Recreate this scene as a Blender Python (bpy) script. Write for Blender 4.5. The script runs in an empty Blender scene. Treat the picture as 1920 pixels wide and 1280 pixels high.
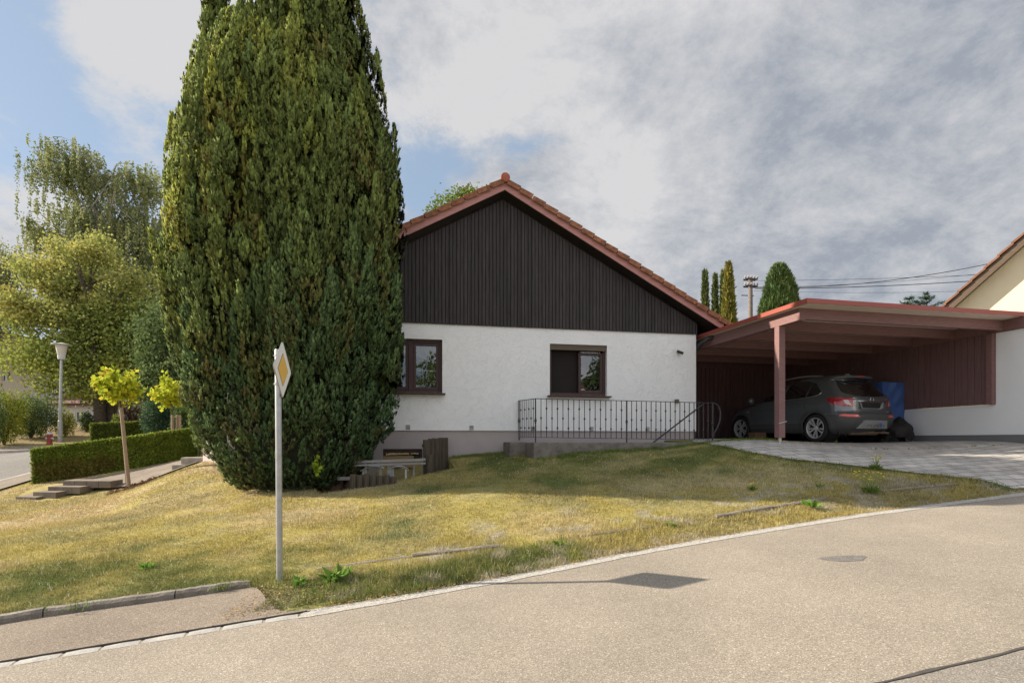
import bpy, bmesh, math, random
import numpy as np
from mathutils import Vector, Matrix
SC = bpy.context.scene
COL = SC.collection
R = math.radians
F, HX, HY, CZ = 1042.0, 960.0, 825.0, 1.45      # focal (px of a 1920 wide picture), horizon, eye height

# ------------------------------------------------------------------ camera, sky, sun, exposure
cam = bpy.data.objects.new('camera', bpy.data.cameras.new('camera'))
COL.objects.link(cam); SC.camera = cam
cam.location = (0, 0, CZ); cam.rotation_euler = (R(90), 0, 0)
cam.data.sensor_width = 36; cam.data.lens = F/1920*36; cam.data.shift_y = (HY-640)/1920
cam.data.clip_start = .05; cam.data.clip_end = 3000
SUN_EL = 28.5; SUN_DIR = Vector((-.990, .138, 0)).normalized()      # towards the sun
sd = Vector((SUN_DIR.x*math.cos(R(SUN_EL)), SUN_DIR.y*math.cos(R(SUN_EL)), math.sin(R(SUN_EL))))
sun = bpy.data.objects.new('sun', bpy.data.lights.new('sun', 'SUN')); COL.objects.link(sun)
sun.data.energy = 5.0; sun.data.angle = R(.55); sun.data.color = (1.0, .885, .72)
sun.rotation_euler = sd.to_track_quat('Z', 'Y').to_euler(); sun.location = (-20, 5, 20)
SC.view_settings.view_transform = 'Standard'; SC.view_settings.look = 'None'
SC.view_settings.gamma = 1; SC.view_settings.exposure = .98
SC.cycles.use_denoising = True
SC.cycles.max_bounces = 7; SC.cycles.diffuse_bounces = 4; SC.cycles.glossy_bounces = 3
SC.cycles.transparent_max_bounces = 8; SC.cycles.sample_clamp_indirect = 6

W = bpy.data.worlds.new('World'); SC.world = W; W.use_nodes = True
def world():
    n = W.node_tree.nodes; l = W.node_tree.links; n.clear()
    def N(t, **k):
        x = n.new(t)
        for a, b in k.items(): setattr(x, a, b)
        return x
    def math_(op, a, b=None, clamp=False):
        m = N('ShaderNodeMath', operation=op, use_clamp=clamp)
        for i, v in enumerate((a, b)):
            if v is None: continue
            if isinstance(v, (int, float)): m.inputs[i].default_value = v
            else: l.new(v, m.inputs[i])
        return m.outputs[0]
    out = N('ShaderNodeOutputWorld'); bg = N('ShaderNodeBackground'); l.new(bg.outputs[0], out.inputs[0])
    sky = N('ShaderNodeTexSky', sky_type='NISHITA'); sky.sun_disc = False
    sky.sun_elevation = R(SUN_EL); sky.sun_rotation = math.atan2(SUN_DIR.x, SUN_DIR.y)
    sky.dust_density = 1.2; sky.altitude = 500
    tc = N('ShaderNodeTexCoord'); sep = N('ShaderNodeSeparateXYZ'); l.new(tc.outputs['Generated'], sep.inputs[0])
    x, y, z = sep.outputs
    zz = math_('ADD', math_('MAXIMUM', z, 0.0), .42)
    cmb = N('ShaderNodeCombineXYZ')
    l.new(math_('DIVIDE', x, zz), cmb.inputs[0]); l.new(math_('DIVIDE', y, zz), cmb.inputs[1])
    def noise(sc, det, rough, off, dist=0.0):
        mp = N('ShaderNodeMapping'); l.new(cmb.outputs[0], mp.inputs[0]); mp.inputs['Location'].default_value = off
        t = N('ShaderNodeTexNoise'); l.new(mp.outputs[0], t.inputs['Vector'])
        t.inputs['Scale'].default_value = sc; t.inputs['Detail'].default_value = det
        t.inputs['Roughness'].default_value = rough; t.inputs['Distortion'].default_value = dist
        return t.outputs['Fac']
    n1 = noise(1.75, 12, .66, (3.1, 1.7, 0), .25)
    n2 = noise(1.3, 7, .55, (7.3, 4.2, 2), .1)
    n3 = noise(4.4, 10, .70, (1.0, 9.0, 5), .15)
    # places in the sky that are clear or overcast: (azimuth px, elevation px, radius, weight)
    def blob(px, py, rx, ry, wgt):
        ax = math.atan2(px-HX, F); el = (HY-py)/math.hypot(F, px-HX)
        a = math_('ARCTAN2', x, y)
        hyp = math_('SQRT', math_('ADD', math_('MULTIPLY', x, x), math_('MULTIPLY', y, y)))
        e = math_('DIVIDE', z, math_('MAXIMUM', hyp, .001))
        u = math_('DIVIDE', math_('SUBTRACT', a, ax), rx); v = math_('DIVIDE', math_('SUBTRACT', e, el), ry)
        q = math_('ADD', math_('MULTIPLY', u, u), math_('MULTIPLY', v, v))
        return math_('MULTIPLY', math_('POWER', 2.718, math_('MULTIPLY', q, -1.0)), wgt)
    m = math_('ADD', math_('ADD', math_('MULTIPLY', n1, .75), math_('MULTIPLY', n3, .36)), -.018)
    for b in BLOBS: m = math_('ADD', m, blob(*b))
    ramp = N('ShaderNodeMapRange', interpolation_type='SMOOTHSTEP'); l.new(m, ramp.inputs[0])
    ramp.inputs[1].default_value = .42; ramp.inputs[2].default_value = .57
    mask = math_('MULTIPLY', ramp.outputs[0], .96)
    # cloud brightness: thin rims bright, thick undersides grey
    sh = math_('ADD', math_('MULTIPLY', n2, .35), math_('ADD', math_('MULTIPLY', n3, .65), math_('MULTIPLY', math_('SUBTRACT', m, .5), .12)))
    dk = math_('MULTIPLY', 1.0, 1.0)
    for b in DARKS: sh = math_('ADD', sh, blob(*b))
    cr = N('ShaderNodeValToRGB'); l.new(sh, cr.inputs[0])
    cr.color_ramp.elements[0].position = .39; cr.color_ramp.elements[0].color = (.275, .30, .345, 1)
    cr.color_ramp.elements[1].position = .61; cr.color_ramp.elements[1].color = (.56, .555, .56, 1)
    e = cr.color_ramp.elements.new(.5); e.color = (.42, .43, .455, 1)
    # brighter cloud added out of view, over and behind the camera, to fill shade
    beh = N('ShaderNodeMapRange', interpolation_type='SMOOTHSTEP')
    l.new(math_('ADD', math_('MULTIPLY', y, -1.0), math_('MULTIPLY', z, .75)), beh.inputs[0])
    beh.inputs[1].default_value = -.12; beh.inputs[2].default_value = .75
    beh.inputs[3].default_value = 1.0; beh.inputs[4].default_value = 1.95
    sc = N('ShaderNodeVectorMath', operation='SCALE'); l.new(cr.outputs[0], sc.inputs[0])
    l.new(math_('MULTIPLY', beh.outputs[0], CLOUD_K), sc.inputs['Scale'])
    # pale blue: haze over the clear sky
    mx0 = N('ShaderNodeMix', data_type='RGBA'); mx0.inputs[0].default_value = .65
    l.new(sky.outputs[0], mx0.inputs[6]); mx0.inputs[7].default_value = (2.7, 3.45, 4.4, 1)
    mx = N('ShaderNodeMix', data_type='RGBA'); l.new(mask, mx.inputs[0])
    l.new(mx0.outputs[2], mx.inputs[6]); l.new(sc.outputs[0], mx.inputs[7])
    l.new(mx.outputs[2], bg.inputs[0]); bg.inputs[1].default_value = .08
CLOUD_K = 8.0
BLOBS = [(150, 270, .34, .26, -.09), (60, 60, .16, .12, -.07), (250, 120, .10, .08, .08), (1020, 262, .16, .04, -.13), (820, 300, .06, .06, -.08), (1240, 90, .08, .04, -.10),
         (300, 60, .16, .14, .16), (1000, 80, .35, .2, .10), (1560, 330, .34, .34, .22), (1250, 430, .3, .12, .10), (1500, 80, .3, .2, .1), (100, 440, .22, .06, .10), (780, 330, .06, .06, -.1)]
DARKS = [(1600, 260, .30, .28, -.09), (1750, 120, .2, .2, -.05), (1250, 500, .35, .14, -.03), (1180, 110, .22, .12, .04), (950, 160, .12, .1, .08), (1080, 330, .3, .10, .06), (300, 90, .2, .2, .05), (120, 300, .3, .3, .12)]
world()

# ------------------------------------------------------------------ helpers
rng = np.random.default_rng(7); random.seed(7)
def tag(o, label=None, cat=None, group=None, kind=None):
    if label: o['label'] = label
    if cat: o['category'] = cat
    if group: o['group'] = group
    if kind: o['kind'] = kind
    return o
def thing(name, loc=(0, 0, 0), rz=0, label=None, cat=None, group=None):
    o = bpy.data.objects.new(name, None); COL.objects.link(o); o.location = loc; o.rotation_euler = (0, 0, rz)
    o.empty_display_size = .2
    return tag(o, label, cat, group)
def link(name, me, mat=None, parent=None, smooth=False):
    o = bpy.data.objects.new(name, me); COL.objects.link(o)
    if mat is not None:
        for m in (mat if isinstance(mat, (list, tuple)) else [mat]): me.materials.append(m)
    if parent is not None: o.parent = parent
    if smooth:
        me.polygons.foreach_set('use_smooth', np.ones(len(me.polygons), bool))
    return o
def npmesh(name, V, Fc, mat=None, parent=None, col=None, smooth=False, nrm=None):
    V = np.asarray(V, np.float32); Fc = np.asarray(Fc, np.int32); k = Fc.shape[1]
    me = bpy.data.meshes.new(name)
    me.vertices.add(len(V)); me.vertices.foreach_set('co', V.ravel())
    me.loops.add(Fc.size); me.loops.foreach_set('vertex_index', Fc.ravel())
    me.polygons.add(len(Fc)); me.polygons.foreach_set('loop_start', np.arange(0, Fc.size, k, dtype=np.int32))
    me.update(calc_edges=True)
    if col is not None:
        a = me.color_attributes.new('Col', 'FLOAT_COLOR', 'POINT')
        c = np.ones((len(V), 4), np.float32); c[:, :3] = col; a.data.foreach_set('color', c.ravel())
    if nrm is not None:
        a = me.attributes.new('Nrm', 'FLOAT_VECTOR', 'POINT'); a.data.foreach_set('vector', np.asarray(nrm, np.float32).ravel())
    return link(name, me, mat, parent, smooth)
def tube_rings(pts, rad, n=8):
    pts = [Vector(p) for p in pts]; rings = []; ref = None
    for i, p in enumerate(pts):
        d = (pts[min(i+1, len(pts)-1)] - pts[max(i-1, 0)]).normalized()
        if ref is None:
            ref = Vector((0, 0, 1)) if abs(d.z) < .9 else Vector((1, 0, 0))
        u = d.cross(ref).normalized(); v = u.cross(d).normalized(); ref = v
        r = rad[i] if hasattr(rad, '__len__') else rad
        rings.append([p + (u*math.cos(2*math.pi*k/n) + v*math.sin(2*math.pi*k/n))*r for k in range(n)])
    return rings
class MB:
    def __init__(s): s.v = []; s.f = []
    def add(s, vs, fs):
        o = len(s.v); s.v += [tuple(v) for v in vs]; s.f += [tuple(i+o for i in f) for f in fs]; return s
    def box(s, x0, x1, y0, y1, z0, z1, M=None):
        vs = [Vector((x, y, z)) for z in (z0, z1) for y in (y0, y1) for x in (x0, x1)]
        if M is not None: vs = [M @ v for v in vs]
        return s.add(vs, [(0, 2, 3, 1), (4, 5, 7, 6), (0, 1, 5, 4), (2, 6, 7, 3), (0, 4, 6, 2), (1, 3, 7, 5)])
    def cbox(s, c, size, M=None):
        return s.box(c[0]-size[0]/2, c[0]+size[0]/2, c[1]-size[1]/2, c[1]+size[1]/2, c[2]-size[2]/2, c[2]+size[2]/2, M)
    def bar(s, a, b, w, h, up=(0, 0, 1)):      # rectangular bar from a to b
        a = Vector(a); b = Vector(b); d = (b-a).normalized(); u = d.cross(Vector(up)).normalized(); v = u.cross(d)
        vs = [p + u*sx*w/2 + v*sy*h/2 for p in (a, b) for sx, sy in ((-1, -1), (1, -1), (1, 1), (-1, 1))]
        return s.add(vs, [(0, 1, 2, 3), (7, 6, 5, 4), (0, 4, 5, 1), (1, 5, 6, 2), (2, 6, 7, 3), (3, 7, 4, 0)])
    def tube(s, pts, rad, n=8, cap=True):
        rs = tube_rings(pts, rad, n); vs = [p for r in rs for p in r]; fs = []
        for i in range(len(rs)-1):
            for k in range(n):
                a, b = i*n+k, i*n+(k+1) % n; fs.append((a, b, b+n, a+n))
        if cap: fs += [tuple(range(n))[::-1], tuple(range((len(rs)-1)*n, len(rs)*n))]
        return s.add(vs, fs)
    def lathe(s, prof, n=24, M=None, axis='z'):   # prof: (r, h)
        vs = []
        for r, h in prof:
            for k in range(n):
                a = 2*math.pi*k/n
                p = Vector((r*math.cos(a), r*math.sin(a), h)) if axis == 'z' else Vector((h, r*math.cos(a), r*math.sin(a)))
                vs.append(M @ p if M is not None else p)
        fs = [(i*n+k, i*n+(k+1) % n, (i+1)*n+(k+1) % n, (i+1)*n+k) for i in range(len(prof)-1) for k in range(n)]
        return s.add(vs, fs)
    def prism(s, pts2, y0, y1, M=None):           # outline in x,z extruded along y
        n = len(pts2); vs = [Vector((x, y0, z)) for x, z in pts2] + [Vector((x, y1, z)) for x, z in pts2]
        if M is not None: vs = [M @ v for v in vs]
        return s.add(vs, [tuple(range(n)), tuple(range(2*n-1, n-1, -1))] + [(i, i+n, (i+1) % n+n, (i+1) % n) for i in range(n)])
    def build(s, name, mat=None, parent=None, smooth=False, bevel=0, fix=True):
        me = bpy.data.meshes.new(name); me.from_pydata(s.v, [], s.f); me.update()
        if fix:
            bm = bmesh.new(); bm.from_mesh(me); bmesh.ops.recalc_face_normals(bm, faces=bm.faces); bm.to_mesh(me); bm.free()
        o = link(name, me, mat, parent)
        if smooth: 
            me.polygons.foreach_set('use_smooth', np.ones(len(me.polygons), bool))
            if hasattr(me, 'set_sharp_from_angle'): me.set_sharp_from_angle(angle=R(40))
        if bevel:
            b = o.modifiers.new('bevel', 'BEVEL'); b.width = bevel; b.segments = 2; b.limit_method = 'ANGLE'
        return o
def ell(x, n=2.0): return x
class Fr:                                          # a ground frame: origin and heading; turns sight lines into its coordinates
    def __init__(s, ox, oy, deg, base=0): s.o = (ox, oy); s.a = R(deg); s.c = math.cos(s.a); s.s = math.sin(s.a); s.base = base
    def px(s, px, py, ly):
        dx = (px-HX)/F; dz = -(py-HY)/F
        Y = (ly - s.s*s.o[0] + s.c*s.o[1])/(-s.s*dx+s.c); X = dx*Y
        return s.c*(X-s.o[0])+s.s*(Y-s.o[1]), dz*Y - s.base
    def w(s, x, y): return s.o[0]+s.c*x-s.s*y, s.o[1]+s.s*x+s.c*y
def P(px, py, Y): return Vector(((px-HX)/F*Y, Y, CZ-(py-HY)/F*Y))
# value noise
_tab = np.random.default_rng(3).random((256, 256))
def vn(x, y, sc=1.0, seed=0):
    x = np.asarray(x)*sc + seed*17.3; y = np.asarray(y)*sc + seed*31.7
    xi = np.floor(x).astype(int); yi = np.floor(y).astype(int); fx = x-xi; fy = y-yi
    fx = fx*fx*(3-2*fx); fy = fy*fy*(3-2*fy)
    g = lambda a, b: _tab[a % 256, b % 256]
    return (g(xi, yi)*(1-fx)+g(xi+1, yi)*fx)*(1-fy) + (g(xi, yi+1)*(1-fx)+g(xi+1, yi+1)*fx)*fy
def fbm(x, y, sc=1.0, seed=0, oct=4):
    t = 0; a = .5
    for i in range(oct): t = t + a*vn(x, y, sc*2**i, seed+i); a *= .5
    return t/(1-.5**oct)
def sstep(a, b, x): t = np.clip((np.asarray(x)-a)/(b-a), 0, 1); return t*t*(3-2*t)

# ------------------------------------------------------------------ materials
def mat(name, base, rough=.7, var=.12, vscale=4, bump=0, bscale=60, metal=0, spec=.5, coat=0, attr=False, trans=0, fine=0, coord='Object', fscale=300, nrm=False):
    m = bpy.data.materials.new(name); m.use_nodes = True; n = m.node_tree.nodes; l = m.node_tree.links
    b = n['Principled BSDF']; b.inputs['Roughness'].default_value = rough; b.inputs['Metallic'].default_value = metal
    b.inputs['Specular IOR Level'].default_value = spec; b.inputs['Coat Weight'].default_value = coat
    tc = n.new('ShaderNodeTexCoord')
    if attr: a = n.new('ShaderNodeAttribute'); a.attribute_name = 'Col'; csock = a.outputs['Color']
    else:
        rgb = n.new('ShaderNodeRGB'); rgb.outputs[0].default_value = (*base, 1); csock = rgb.outputs[0]
    def mulnoise(csock, scale, amt, det=5):
        t = n.new('ShaderNodeTexNoise'); l.new(tc.outputs[coord], t.inputs['Vector'])
        t.inputs['Scale'].default_value = scale; t.inputs['Detail'].default_value = det; t.inputs['Roughness'].default_value = .6
        r = n.new('ShaderNodeMapRange'); l.new(t.outputs['Fac'], r.inputs[0])
        r.inputs[1].default_value = .3; r.inputs[2].default_value = .7; r.inputs[3].default_value = 1-amt; r.inputs[4].default_value = 1+amt
        s = n.new('ShaderNodeVectorMath'); s.operation = 'SCALE'; l.new(csock, s.inputs[0]); l.new(r.outputs[0], s.inputs['Scale'])
        return s.outputs[0]
    if var: csock = mulnoise(csock, vscale, var)
    if fine: csock = mulnoise(csock, fscale, fine, 2)
    l.new(csock, b.inputs['Base Color'])
    if bump:
        t = n.new('ShaderNodeTexNoise'); l.new(tc.outputs[coord], t.inputs['Vector']); t.inputs['Scale'].default_value = bscale; t.inputs['Detail'].default_value = 6
        bp = n.new('ShaderNodeBump'); l.new(t.outputs['Fac'], bp.inputs['Height']); bp.inputs['Strength'].default_value = bump; bp.inputs['Distance'].default_value = .01
        l.new(bp.outputs[0], b.inputs['Normal'])
    if nrm:
        na = n.new('ShaderNodeAttribute'); na.attribute_name = 'Nrm'; l.new(na.outputs['Vector'], b.inputs['Normal'])
    if trans:
        tr = n.new('ShaderNodeBsdfTranslucent'); l.new(csock, tr.inputs[0]); mx = n.new('ShaderNodeMixShader'); mx.inputs[0].default_value = trans
        l.new(b.outputs[0], mx.inputs[1]); l.new(tr.outputs[0], mx.inputs[2]); l.new(mx.outputs[0], n['Material Output'].inputs[0])
    return m
def nodes_of(m): return m.node_tree.nodes, m.node_tree.links, m.node_tree.nodes['Principled BSDF']
def mat_stucco():
    m = mat('white_trowelled_render', (.82, .825, .83), .9, .03, 1.2, spec=.2); n, l, b = nodes_of(m)
    tc = n.new('ShaderNodeTexCoord')
    t = n.new('ShaderNodeTexNoise'); l.new(tc.outputs['Object'], t.inputs[0]); t.inputs['Scale'].default_value = 5.0; t.inputs['Detail'].default_value = 2.5; t.inputs['Distortion'].default_value = 1.1; t.inputs['Roughness'].default_value = .62
    s = n.new('ShaderNodeMath'); s.operation = 'SUBTRACT'; l.new(t.outputs[0], s.inputs[0]); s.inputs[1].default_value = .5
    a = n.new('ShaderNodeMath'); a.operation = 'ABSOLUTE'; l.new(s.outputs[0], a.inputs[0])
    r = n.new('ShaderNodeMapRange'); l.new(a.outputs[0], r.inputs[0]); r.inputs[1].default_value = 0; r.inputs[2].default_value = .022; r.inputs[3].default_value = 1; r.inputs[4].default_value = 0
    t2 = n.new('ShaderNodeTexNoise'); l.new(tc.outputs['Object'], t2.inputs[0]); t2.inputs['Scale'].default_value = 2.2; t2.inputs['Detail'].default_value = 2
    g = n.new('ShaderNodeMapRange'); l.new(t2.outputs[0], g.inputs[0]); g.inputs[1].default_value = .42; g.inputs[2].default_value = .6
    ml = n.new('ShaderNodeMath'); ml.operation = 'MULTIPLY'; l.new(r.outputs[0], ml.inputs[0]); ml.inputs[1].default_value = .8
    ad = n.new('ShaderNodeMath'); ad.operation = 'MULTIPLY_ADD'; l.new(t.outputs[0], ad.inputs[0]); ad.inputs[1].default_value = .8; l.new(ml.outputs[0], ad.inputs[2])
    bp = n.new('ShaderNodeBump'); l.new(ad.outputs[0], bp.inputs['Height']); bp.inputs['Strength'].default_value = .7; bp.inputs['Distance'].default_value = .0078
    l.new(bp.outputs[0], b.inputs['Normal']); return m
def mat_asphalt(name, c1, c2, patch=.12):
    m = mat(name, c1, .9, 0, spec=.25); n, l, b = nodes_of(m)
    tc = n.new('ShaderNodeTexCoord')
    v = n.new('ShaderNodeTexVoronoi'); l.new(tc.outputs['Object'], v.inputs[0]); v.inputs['Scale'].default_value = 160; v.inputs['Randomness'].default_value = 1
    sp = n.new('ShaderNodeSeparateColor'); l.new(v.outputs['Color'], sp.inputs[0])
    cr = n.new('ShaderNodeValToRGB'); l.new(sp.outputs[0], cr.inputs[0]); e = cr.color_ramp.elements
    e[0].position = 0; e[0].color = (c2[0]*.7, c2[1]*.7, c2[2]*.7, 1); e[1].position = 1; e[1].color = (min(1, c1[0]*1.75), c1[1]*1.75, c1[2]*1.8, 1)
    q = e.new(.25); q.color = (*c2, 1); q = e.new(.8); q.color = (*c1, 1); q = e.new(.93); q.color = (c1[0]*1.15, c1[1]*1.15, c1[2]*1.15, 1)
    v2 = n.new('ShaderNodeTexNoise'); l.new(tc.outputs['Object'], v2.inputs[0]); v2.inputs['Scale'].default_value = 130; v2.inputs['Detail'].default_value = 3
    r2 = n.new('ShaderNodeMapRange'); l.new(v2.outputs[0], r2.inputs[0]); r2.inputs[1].default_value = .35; r2.inputs[2].default_value = .65; r2.inputs[3].default_value = .8; r2.inputs[4].default_value = 1.2
    t = n.new('ShaderNodeTexNoise'); l.new(tc.outputs['Object'], t.inputs[0]); t.inputs['Scale'].default_value = .7; t.inputs['Detail'].default_value = 6; t.inputs['Roughness'].default_value = .65
    r = n.new('ShaderNodeMapRange'); l.new(t.outputs[0], r.inputs[0]); r.inputs[1].default_value = .3; r.inputs[2].default_value = .7; r.inputs[3].default_value = 1-patch; r.inputs[4].default_value = 1+patch
    mm = n.new('ShaderNodeMath'); mm.operation = 'MULTIPLY'; l.new(r.outputs[0], mm.inputs[0]); l.new(r2.outputs[0], mm.inputs[1])
    s = n.new('ShaderNodeVectorMath'); s.operation = 'SCALE'; l.new(cr.outputs[0], s.inputs[0]); l.new(mm.outputs[0], s.inputs['Scale'])
    l.new(s.outputs[0], b.inputs['Base Color'])
    bp = n.new('ShaderNodeBump'); l.new(v.outputs['Distance'], bp.inputs['Height']); bp.inputs['Strength'].default_value = .35; bp.inputs['Distance'].default_value = .004
    l.new(bp.outputs[0], b.inputs['Normal']); return m
def mat_pavers():
    m = mat('grey_paving_blocks', (.3, .3, .31), .85, 0, spec=.3); n, l, b = nodes_of(m)
    tc = n.new('ShaderNodeTexCoord'); mp = n.new('ShaderNodeMapping'); l.new(tc.outputs['Object'], mp.inputs[0]); mp.inputs['Rotation'].default_value = (0, 0, R(-12.5))
    br = n.new('ShaderNodeTexBrick'); l.new(mp.outputs[0], br.inputs[0]); br.inputs['Scale'].default_value = 1
    br.inputs['Color1'].default_value = (.46, .43, .395, 1); br.inputs['Color2'].default_value = (.35, .33, .305, 1); br.inputs['Mortar'].default_value = (.07, .065, .06, 1)
    br.inputs['Mortar Size'].default_value = .008; br.inputs['Brick Width'].default_value = .30; br.inputs['Row Height'].default_value = .20; br.inputs['Mortar Smooth'].default_value = .3
    t = n.new('ShaderNodeTexNoise'); l.new(tc.outputs['Object'], t.inputs[0]); t.inputs['Scale'].default_value = 2.5; t.inputs['Detail'].default_value = 8
    r = n.new('ShaderNodeMapRange'); l.new(t.outputs[0], r.inputs[0]); r.inputs[1].default_value = .3; r.inputs[2].default_value = .7; r.inputs[3].default_value = .8; r.inputs[4].default_value = 1.2
    s = n.new('ShaderNodeVectorMath'); s.operation = 'SCALE'; l.new(br.outputs[0], s.inputs[0]); l.new(r.outputs[0], s.inputs['Scale']); l.new(s.outputs[0], b.inputs['Base Color'])
    bp = n.new('ShaderNodeBump'); l.new(br.outputs['Fac'], bp.inputs['Height']); bp.invert = True; bp.inputs['Strength'].default_value = .6; bp.inputs['Distance'].default_value = .006
    l.new(bp.outputs[0], b.inputs['Normal']); return m
def mat_wood(name, c, stretch=(18, 18, 1.2), amt=.3, rough=.7, boards=0):
    m = mat(name, c, rough, 0, spec=.35); n, l, b = nodes_of(m)
    tc = n.new('ShaderNodeTexCoord'); mp = n.new('ShaderNodeMapping'); l.new(tc.outputs['Object'], mp.inputs[0]); mp.inputs['Scale'].default_value = stretch
    t = n.new('ShaderNodeTexNoise'); l.new(mp.outputs[0], t.inputs[0]); t.inputs['Scale'].default_value = 2; t.inputs['Detail'].default_value = 7; t.inputs['Roughness'].default_value = .65
    r = n.new('ShaderNodeMapRange'); l.new(t.outputs[0], r.inputs[0]); r.inputs[1].default_value = .3; r.inputs[2].default_value = .7; r.inputs[3].default_value = 1-amt; r.inputs[4].default_value = 1+amt
    sock = r.outputs[0]
    if boards:
        sp = n.new('ShaderNodeSeparateXYZ'); l.new(tc.outputs['Object'], sp.inputs[0])
        d = n.new('ShaderNodeMath'); d.operation = 'DIVIDE'; l.new(sp.outputs[0], d.inputs[0]); d.inputs[1].default_value = boards
        f = n.new('ShaderNodeMath'); f.operation = 'FLOOR'; l.new(d.outputs[0], f.inputs[0])
        wn = n.new('ShaderNodeTexWhiteNoise'); wn.noise_dimensions = '1D'; l.new(f.outputs[0], wn.inputs['W'])
        r3 = n.new('ShaderNodeMapRange'); l.new(wn.outputs[0], r3.inputs[0]); r3.inputs[3].default_value = .78; r3.inputs[4].default_value = 1.25
        mm = n.new('ShaderNodeMath'); mm.operation = 'MULTIPLY'; l.new(r3.outputs[0], mm.inputs[0]); l.new(sock, mm.inputs[1]); sock = mm.outputs[0]
    rgb = n.new('ShaderNodeRGB'); rgb.outputs[0].default_value = (*c, 1)
    s = n.new('ShaderNodeVectorMath'); s.operation = 'SCALE'; l.new(rgb.outputs[0], s.inputs[0]); l.new(sock, s.inputs['Scale']); l.new(s.outputs[0], b.inputs['Base Color'])
    bp = n.new('ShaderNodeBump'); l.new(t.outputs[0], bp.inputs['Height']); bp.inputs['Strength'].default_value = .3; bp.inputs['Distance'].default_value = .004
    l.new(bp.outputs[0], b.inputs['Normal']); return m
def mat_glass(name, tint=(.02, .02, .02), refl=.35):
    m = bpy.data.materials.new(name); m.use_nodes = True; n = m.node_tree.nodes; l = m.node_tree.links; n.clear()
    o = n.new('ShaderNodeOutputMaterial'); g = n.new('ShaderNodeBsdfGlossy'); g.inputs['Roughness'].default_value = .015; g.inputs['Color'].default_value = (.9, .93, .95, 1)
    t = n.new('ShaderNodeBsdfTransparent'); t.inputs[0].default_value = (.75, .78, .78, 1)
    fr = n.new('ShaderNodeFresnel'); fr.inputs[0].default_value = 1.5
    a = n.new('ShaderNodeMath'); a.operation = 'ADD'; l.new(fr.outputs[0], a.inputs[0]); a.inputs[1].default_value = refl; a.use_clamp = True
    tc = n.new('ShaderNodeTexCoord'); tn = n.new('ShaderNodeTexNoise'); l.new(tc.outputs['Object'], tn.inputs[0]); tn.inputs['Scale'].default_value = 1.6
    bp = n.new('ShaderNodeBump'); l.new(tn.outputs[0], bp.inputs['Height']); bp.inputs['Strength'].default_value = .05; bp.inputs['Distance'].default_value = .05
    l.new(bp.outputs[0], g.inputs['Normal'])
    x = n.new('ShaderNodeMixShader'); l.new(a.outputs[0], x.inputs[0]); l.new(t.outputs[0], x.inputs[1]); l.new(g.outputs[0], x.inputs[2]); l.new(x.outputs[0], o.inputs[0])
    return m
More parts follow.
